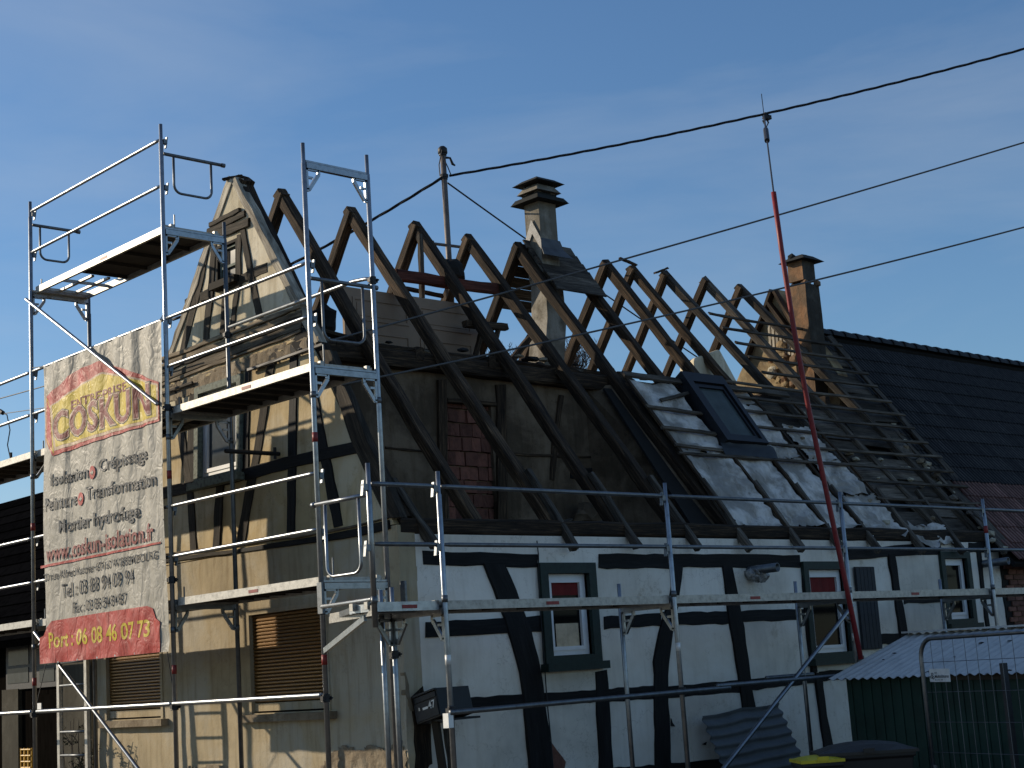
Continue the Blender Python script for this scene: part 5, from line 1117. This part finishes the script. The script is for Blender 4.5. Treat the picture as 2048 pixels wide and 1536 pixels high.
P1 = PY((620, 533), MY + 1.3); cable('power_cable', Vector((mt.x - .04, MY, zc_ - .03)), PY((345, 640), MY + 3.5), .10, .014, 'twisted black cable from the mast down behind the gable', 1)
cable('power_cable', Vector((mt.x + .06, MY, PY((905, 368), MY).z)), PY((1400, 718), 17.2), .03, .012, 'black cable from the mast passing behind the chimney foot')
cable('telephone_cable', gab((604, 700)) + NG * .05, PY((2300, 208), 9.0), .05, .012, 'upper thin black cable crossing the rafters and the sky at the right')
cable('telephone_cable', gab((690, 771)) + NG * .05, PY((2300, 385), 9.0), .10, .012, 'lower thin black cable crossing the rafters and the broken chimney')
cable('telephone_cable', PX((-30, 805), 9.6), PX((320, 700), 9.6), .02, .008, 'thin dark cable behind the scaffold rails above the left deck'); cable('telephone_cable', PX((-30, 832), 9.6), PX((320, 775), 9.6), .02, .006, 'thin dark cable below the other, behind the scaffold rails')
b = MB(); b.tube([PX(p, 9.2) for p in ((2, 822), (14, 830), (20, 860), (15, 890), (22, 923))], .008, 6); b.tube([PX((22, 905), 9.2), PX((22, 925), 9.2)], .018, 8); b.tube([PX((0, 822), 9.2), PX((6, 826), 9.2)], .03, 8); o = b.build('hanging_plug_cable', M['cable'], None); tag(o, 'loose cable with a plug hanging above the left scaffold deck', 'cable')
# red sleeve hanging from the power cable
YR = 9.95
p_top, p_bot = PY((1547, 384), YR), PY((1722, 1318), YR)
rp_ = thing('red_sleeved_line', p_bot, 'slanting red sleeved line hanging from the power cable down to the shed', 'safety line')
pts = [PY(p, YR) for p in ((1547, 384), (1563, 500), (1588, 660), (1618, 820), (1650, 970), (1690, 1160), (1722, 1318))]
b = MB(); b.tube(pts, .028, 10); b.build('sleeve', M['redpole'], rp_, smooth=True)
# the hook sits where the power cable really passes
def near_cable(px):
    best = None
    for q in sagline(P0, Q, .16, 400):
        c = CR @ (q - CAMP); u = 1024 + c.x * FPX / -c.z
        if best is None or abs(u - px) < best[0]: best = (abs(u - px), q)
    return best[1]
hk = near_cable(1528); d_ = p_top - hk
hb = hk + d_ * .30
b = MB(); b.tube([hb, p_top + (pts[1] - pts[0]) * .05], .010, 6); b.build('rope', M['cable'], rp_)
b = MB(); b.tube([hb + d_ * -.06, hb + d_ * .10], .035, 8); b.tube([hk + d_ * .02, hk + d_ * .26], .012, 6); b.build('ratchet', M['iron'], rp_)
b = MB()
for k in range(5): lump(b, tuple(hk + Vector((random.uniform(-.06, .14), random.uniform(-.03, .03), random.uniform(-.10, .04)))), .05, k * 3.3, 1)
b.tube([hk, hk + Vector((-.01, 0, .30))], .006, 5); b.tube([hk + Vector((.0, 0, 0)), hk + Vector((.06, -.02, -.12)), hk + Vector((.0, -.02, -.2)), hk + Vector((-.04, 0, -.1))], .012, 6); b.build('cable_hook', M['iron'], rp_)

# ================================================================== OLD DOOR STANDING IN THE ATTIC
DY = KY + .62
q0, q1, q2, q3 = [PY(p, DY) for p in ((686, 574), (954, 610), (952, 722), (690, 722))]
dr = thing('loose_door', (q0.x, DY, PZL), 'brown panelled door lying on its side above the attic beam', 'door')
b = MB(); zt_ = (q0.z + q1.z) / 2; b.box((q0.x, DY, PZL - .02), (q1.x, DY + .04, zt_)); b.build('leaf', M['door'], dr)
W_ = q1.x - q0.x; H_ = zt_ - PZL
for k, (u0, u1, v0, v1) in enumerate(((.06, .46, .58, .88), (.54, .94, .58, .88), (.06, .46, .14, .44), (.54, .94, .14, .44))):
    b = MB()
    def fb(x, z): return Vector((x, DY, z))
    frame4(b, fb, q0.x + W_ * u0, q0.x + W_ * u1, PZL + H_ * v0, PZL + H_ * v1, .03, NF, -.005, .012); o = b.build('panel_moulding', M['door'], dr)
    b = MB(); rect(b, fb, q0.x + W_ * u0 + .06, q0.x + W_ * u1 - .06, PZL + H_ * v0 + .06, PZL + H_ * v1 - .06, NF, -.005, .008); b.build('panel', M['door'], dr)

# ================================================================== LETTER BOX
fc = PY((853, 1413), 11.96)                       # centre of its door; the box hangs askew on the corner post
lbx = thing('letter_box', (fc.x, fc.y, fc.z - .15), 'black letter box numbered 47 hanging askew on the corner post', 'letter box')
BR = Matrix.Translation(fc) @ Matrix.Rotation(math.radians(-12), 4, 'X')
LW, LH, LD = .38, .275, .42                        # local: x depth, y from the right edge (-) to the left edge (+), z up
b = MB(); sec = [(-LW / 2, -LH / 2), (LW / 2, -LH / 2), (LW / 2, LH / 2 - .03), (LW / 2 - .03, LH / 2), (-LW / 2, LH / 2)]
b.prism([BR @ Vector((0, y, z)) for y, z in sec], [BR @ Vector((LD, y, z)) for y, z in sec]); o = b.build('box', M['binblack'], lbx); md = o.modifiers.new('bevel', 'BEVEL'); md.width = .008; md.segments = 2
def mface(y0, y1, z0, z1, d, name, mat): b = MB(); b.box((-d, y0, z0), (.004, y1, z1), BR); return b.build(name, mat, lbx)
mface(-LW / 2 + .015, LW / 2 - .015, -LH / 2 + .02, LH * .18, .012, 'door', M['iron']); mface(-LW / 2 + .02, LW / 2 - .04, LH * .22, LH * .40, .014, 'flap', M['iron']); mface(-LW / 2, LW / 2 - .03, LH * .44, LH * .5, .03, 'rain_lip', M['iron'])
me = textmesh('47', .015); xs = [v.co.x for v in me.vertices]; x0, x1 = min(xs), max(xs)
for v in me.vertices:
    k = (v.co.x - x0) / (x1 - x0); v.co = BR @ Vector((-.016, -.045 - .105 * k, -.035 + v.co.y / .69 * .07))
me.materials.append(M['whitepl']); link('house_number', me, lbx)
mface(-.035, .045, -.025, -.003, .016, 'name_plate', M['whitepl']); mface(.085, .105, -.02, .01, .018, 'lock', M['steel'])
b = MB(); b.bar(BR @ Vector((.12, .05, -LH / 2)), (fc.x + .40, FY - .10, -.5), .07, .05); b.build('post', M['browntimber'], lbx)
b = MB(); b.bar(BR @ Vector((.05, -.05, -LH / 2 - .012)), BR @ Vector((.52, -.05, -LH / 2 - .012)), .22, .02); b.build('shelf_bracket', M['iron'], lbx)

# ================================================================== GREEN SHED
SX0, SY0, SZ0 = 13.75, 10.0, 1.223; SX1, SZ1 = 15.3, 1.636; SLN = 4.6
def shz(y, z): return z - (SY0 - y) * .012
shd = thing('garden_shed', (SX0 + .1, SY0 - SLN / 2, -.5), 'low dark green metal shed with white corrugated roof', 'shed')
b = MB()
P = [Vector((SX0 + .12, SY0 - .12, -.5)), Vector((SX0 + .12, SY0 - SLN, -.5)), Vector((SX1 + 1.4, SY0 - SLN, -.5)), Vector((SX1 + 1.4, SY0 - .12, -.5))]
T = [Vector((p.x, p.y, shz(p.y, SZ0 + (.02 if p.x < SX1 else .0)))) for p in P]; b.quadgrid([P, T], closed=True)
for y in (SY0 - .12, SY0 - SLN): b.poly([Vector((SX0 + .12, y, shz(y, SZ0 + .02))), Vector((SX1 + 1.4, y, shz(y, SZ0))), Vector((SX1, y, shz(y, SZ1 - .02)))])
b.build('body', M['shedgreen'], shd)
for k in range(38):
    y = SY0 - .14 - k * .118; b = MB(); b.box((SX0 + .108, y - .05, -.45), (SX0 + .121, y, shz(y, SZ0 - .02))); b.build('wall_rib', M['shedgreen'], shd)
for side in (0, 1):
    for q in range(5):                  # roof sheets side by side
        b = MB(); rows = []; ya = SY0 - q * .92; N = 48
        for i in range(3):
            t = i / 2; r = []
            for j in range(N + 1):
                y = ya - .95 * j / N; x = (SX0 - .05 + (SX1 - SX0 + .05) * t) if not side else (SX1 + 1.5 - 1.5 * t); z = SZ0 - .01 + (SZ1 - SZ0 + .01) * t
                r.append(Vector((x, y, shz(y, z) + .012 * math.sin(j / N * .95 / .105 * 2 * PI) + .004 * (q % 2))))
            rows.append(r)
        b.quadgrid(rows); b.quadgrid([[p - Vector((0, 0, .003)) for p in r] for r in rows], flip=True); b.build('roof_sheet', M['corr'], shd, smooth=True)
b = MB(); b.bar((SX1, SY0 + .02, SZ1 + .02), (SX1, SY0 - SLN, shz(SY0 - SLN, SZ1 + .02)), .22, .02); b.build('ridge_flashing', M['corr'], shd)
b = MB(); b.bar((SX0 + .06, SY0 - 1.35, SZ0 - .045), (SX0 + .06, SY0 - 2.6, shz(SY0 - 2.6, SZ0 - .045)), .03, .06); b.build('door_lintel', M['greywood'], shd)
for k in range(22):
    t = random.random(); y = SY0 - random.random() * 3.5; b = MB(); lump(b, (SX0 + (SX1 - SX0) * t, y, shz(y, SZ0 + (SZ1 - SZ0) * t + .012)), random.uniform(.012, .03), k * 1.3, 1, (1, 1.4, .4)); b.build('roof_litter', M['darkvoid'], shd)
# ================================================================== SITE FENCE
fdir = Vector((-.33, -.944, 0)); fl0 = Vector((13.05, 8.42, 0)); FH = 1.56; FZ = -.45; FLN = 3.4
fe = thing('site_fence', (fl0.x, fl0.y, -.5), 'galvanised wire mesh fence panel in front of the green shed', 'fence')
E_ = lambda t, z: fl0 + fdir * t + Vector((0, 0, z))
b = MB(); pts = [E_(0, FZ), E_(0, FH - .18)]
for k in range(1, 7): a = PI / 2 * k / 6; pts.append(E_(.18 * (1 - math.cos(a)), FH - .18 + .18 * math.sin(a)))
for k in range(0, 7): a = PI / 2 * (1 - k / 6); pts.append(E_(FLN - .18 * (1 - math.cos(a)), FH - .18 + .18 * math.sin(a)))
pts.append(E_(FLN, FZ)); b.tube(pts, .021, 12); b.build('frame_tube', M['steel'], fe, smooth=True)
for k in range(1, 21): b = MB(); b.tube([E_(k * .16, FZ + .1), E_(k * .16, FH)], .003, 5); b.build('mesh_wire', M['steel_dark'], fe)
for k in range(7): b = MB(); b.tube([E_(0, FH - .22 - k * .275), E_(FLN, FH - .22 - k * .275)], .003, 5); b.build('mesh_wire', M['steel_dark'], fe)
for z in (.35, -.1): b = MB(); b.tube([E_(0.02, z - .03), E_(.02, z + .05)], .032, 10); b.build('panel_clamp', M['steel_dark'], fe)
b = MB(); o3 = Vector((-.944, .33, 0)) * .012
f = [E_(.11, FH - .40), E_(.40, FH - .405), E_(.40, FH - .285), E_(.11, FH - .28)]; b.prism([p + o3 for p in f], [p + o3 * .6 for p in f]); sg = b.build('maker_plate', M['whitepl'], fe)
def ptext(t, u0, u1, z, h):
    me = textmesh(t, .012); xs = [v.co.x for v in me.vertices]; x0, x1 = min(xs), max(xs)
    for v in me.vertices:
        k = (v.co.x - x0) / (x1 - x0); v.co = E_(u0 + (u1 - u0) * k, z + v.co.y / .69 * h) + o3 * 1.25
    me.materials.append(M['bink']); link('lettering', me, sg)
ptext('Multiclôtures', .19, .39, FH - .365, .028); ptext('LES', .19, .225, FH - .325, .014); ptext('S.I.O.N', .19, .30, FH - .39, .014)
b = MB()
for k, (u, z) in enumerate(((.135, FH - .355), (.155, FH - .330), (.165, FH - .362))):
    c = E_(u, z) + o3 * 1.2; b.tube([c + fdir * .012 * math.cos(a * PI / 6) + Vector((0, 0, .012 * math.sin(a * PI / 6))) for a in range(13)], .003, 5, cap=False)
b.build('emblem', M['bink'], sg)
b = MB(); b.box((-.035, -.02, -.5), (.035, .02, 1.30), Matrix.Translation(E_(1.02, 0) + Vector((.14, 0, 0)))); o = b.build('fence_post', M['iron'], None); tag(o, 'black upright post standing between fence and shed', 'post')

# ================================================================== BINS AND LOOSE SHEETS
def bin_(x, y, ztop, w, d, lid, name, label, ang, sticker=False, dome=.085):
    t = thing(name, (x, y, -.5), label, 'bin'); R = Matrix.Translation((x, y, 0)) @ Matrix.Rotation(ang, 4, 'Z'); b = MB(); rows = []
    for z, k in ((-.42, .78), (ztop - .16, 1.0), (ztop - .15, 1.06), (ztop - .09, 1.06)): rows.append([R @ Vector((sx * w / 2 * k, sy * d / 2 * k, z)) for sx, sy in ((-1, -1), (1, -1), (1, 1), (-1, 1))])
    b.quadgrid(rows, closed=True); b.poly(rows[0][::-1]); b.poly(rows[-1]); o = b.build('body', M['binblack'], t); md = o.modifiers.new('bevel', 'BEVEL'); md.width = .02; md.segments = 2
    b = MB(); rows = []
    for i in range(7):
        u = i / 6; r = []
        for j in range(7):
            v = j / 6; r.append(R @ Vector(((u - .5) * w * 1.12, (v - .5) * d * 1.14, ztop - .09 + dome * math.sin(PI * u) ** .6 * (math.sin(PI * v) ** .5 if 0 < v < 1 else 0))))
        rows.append(r)
    b.quadgrid(rows); b.box((-.05, -d * .60, ztop - .10), (.05, -d * .55, ztop - .06), R); b.box((-w * .56, -d * .57, ztop - .115), (w * .56, d * .57, ztop - .088), R); l = b.build('lid', lid, t, smooth=False)
    b = MB(); b.tube([R @ Vector((-w * .4, d * .62, ztop - .13)), R @ Vector((w * .4, d * .62, ztop - .13))], .016, 8); b.build('handle', M['binblack'], t)
    for s in (-1, 1): b = MB(); b.tube([R @ Vector((s * w * .36, d * .40, -.40)), R @ Vector((s * w * .44, d * .40, -.40))], .10, 14); b.build('wheel', M['iron'], t)
    if sticker: b = MB(); b.box((-.42 * w, -d * .54, ztop - .34), (-.30 * w, -d * .50, ztop - .24), R); b.build('sticker', M['whitepl'], t)
A0 = -PI / 4
p = PY((1724, 1484), 8.7); bin_(p.x, p.y, p.z + .02, .80, .55, M['binlid'], 'waste_container', 'large black waste container with brownish lid before the green shed', A0, True)
p = PY((1632, 1504), 8.9); bin_(p.x, p.y, p.z + .03, .36, .40, M['yellow'], 'waste_bin', 'black waste bin with yellow lid beside the corrugated sheet', A0 + .1, dome=.035)
# corrugated sheet leaning on the wall
c_ = [PY(p, 11.7) for p in ((1440, 1424), (1594, 1411), (1620, 1540))]
xl, xr = c_[0].x, c_[1].x; zt_ = (c_[0].z + c_[1].z) / 2
b = MB(); rows = []; N = 90
for j in range(N + 1):
    t = j / N; z = zt_ - 1.45 * t; y = 11.98 - .55 * t - .022 * math.cos(t * 1.45 / .115 * 2 * PI)
    rows.append([Vector((xl + (xr - xl) * i / 6 + .10 * t + .012 * noise.noise(Vector((t * 9, i, 0))), y + .01 * noise.noise(Vector((i * .7, t * 3, 1))), z + .03 * noise.noise(Vector((i * .5, t, 4))) + .06 * (i / 6 - .5))) for i in range(7)])
b.quadgrid(rows); b.quadgrid([[p + Vector((0, .006, 0)) for p in r] for r in rows], flip=True); o = b.build('corrugated_sheet', M['corr2'], None, smooth=True); tag(o, 'grey corrugated sheet leaning against the white wall', 'roof sheet')
# yellow plastic grid at the far left
yb_ = thing('barrier_net', (10.2, PX((52, 1500), 10.2).y, -.5), 'yellow orange plastic barrier net at the lower left edge', 'barrier')
ya, ye = PX((42, 1500), 10.2).y, PX((61, 1500), 10.2).y
for k in range(6): b = MB(); y = ya + (ye - ya) * k / 5; b.tube([(10.2, y, -.4), (10.2 + .02 * (k % 2), y, .90)], .012, 6); b.build('net_strand', M['orangenet'], yb_)
for k in range(16): b = MB(); z = -.35 + k * .082; b.tube([(10.2, ya, z), (10.2, ye, z)], .012, 6); b.build('net_strand', M['orangenet'], yb_)

# ================================================================== PLANTS
def shrub(px, X, h, ns, spread, label, leaves=60):
    q = PX(px, X); t = thing('shrub', (X, q.y, -.5), label, 'shrub', None); st = MB(); lf = MB(); rnd = random.Random(int(px[0]))
    for k in range(ns):
        a = rnd.uniform(0, 2 * PI); d = rnd.uniform(.1, 1) * spread; p = Vector((X + rnd.uniform(-.08, .08), q.y + rnd.uniform(-.12, .12), -.5)); pts = [p]; H = h * rnd.uniform(.65, 1.05)
        for i in range(1, 7): pts.append(Vector((p.x + math.cos(a) * d * .4 * (i / 6) ** 1.4, p.y + math.sin(a) * d * (i / 6) ** 1.4 + rnd.uniform(-.03, .03), -.5 + H * i / 6)))
        st.tube(pts, [.012 * (1 - .12 * i) for i in range(7)], 5)
        for s in range(4):
            i = rnd.randint(2, 5); e = pts[i] + Vector((rnd.uniform(-.12, .12), rnd.uniform(-.22, .22), rnd.uniform(.08, .25))); st.tube([pts[i], pts[i].lerp(e, .5) + Vector((0, 0, .03)), e], [.006, .005, .003], 4)
            for l in range(leaves // (ns * 2) + 1):
                c = pts[i].lerp(e, rnd.random()) + Vector((rnd.uniform(-.03, .03), rnd.uniform(-.04, .04), rnd.uniform(-.03, .03))); u = Vector((rnd.uniform(-1, 1), rnd.uniform(-1, 1), rnd.uniform(-.6, 1))).normalized() * rnd.uniform(.02, .045); w = u.orthogonal().normalized() * rnd.uniform(.008, .016)
                lf.poly([c - u, c + w, c + u, c - w])
    st.build('stems', M['bark'], t); tag(lf.build('foliage', M['leaf'], t), kind=None)
shrub((150, 1500), 9.55, 1.75, 11, .5, 'dark straggly shrub behind the ladder', 240); shrub((232, 1530), 9.6, 1.15, 6, .22, 'small withered shrub against the cream wall below the left shutter', 160)
def tree(px, dist_y, R_, label, seed):
    """bare winter tree: trunk, then a rounded crown of limbs, branches and fine twigs"""
    rnd = random.Random(seed); c = PY(px, dist_y); t = thing('bare_tree', (c.x, dist_y, -.5), label, 'tree'); tr = MB(); tw = MB()
    tr.tube([Vector((c.x, dist_y, -.5)), Vector((c.x + .1, dist_y, c.z * .5)), c], [.16, .12, .08], 8)
    def limb(p, d, L, r, lev):
        pts = [p]; dd = d.copy()
        for i in range(4): dd = (dd + Vector((rnd.uniform(-.2, .2), rnd.uniform(-.2, .2), rnd.uniform(-.04, .14)))).normalized(); pts.append(pts[-1] + dd * L / 4)
        (tr if lev == 0 else tw).tube(pts, [r * (1 - .17 * i) for i in range(5)], 5 if lev == 0 else 3)
        if lev < 3:
            for k in range((6, 4, 3)[lev]):
                o = Vector((rnd.gauss(0, 1), rnd.gauss(0, 1), rnd.gauss(.5, .7))).normalized(); limb(pts[rnd.randint(1, 4)], (dd * .8 + o * .7).normalized(), L * rnd.uniform(.4, .6), max(.011, r * .5), lev + 1)
    for k in range(24):
        a = rnd.uniform(0, 2 * PI); e = rnd.uniform(.15, 1.5); limb(c, Vector((math.cos(a) * math.cos(e), math.sin(a) * math.cos(e), math.sin(e))), R_ * rnd.uniform(.6, .85), .035, 0)
    tr.build('trunk', M['bark'], t); tw.build('crown', M['bark'], t)
tree((1146, 772), 42., 1.55, 'bare winter tree showing between the rafters right of the chimney', 5); tree((1006, 770), 44., 1.35, 'bare winter tree showing left of the chimney foot', 9)
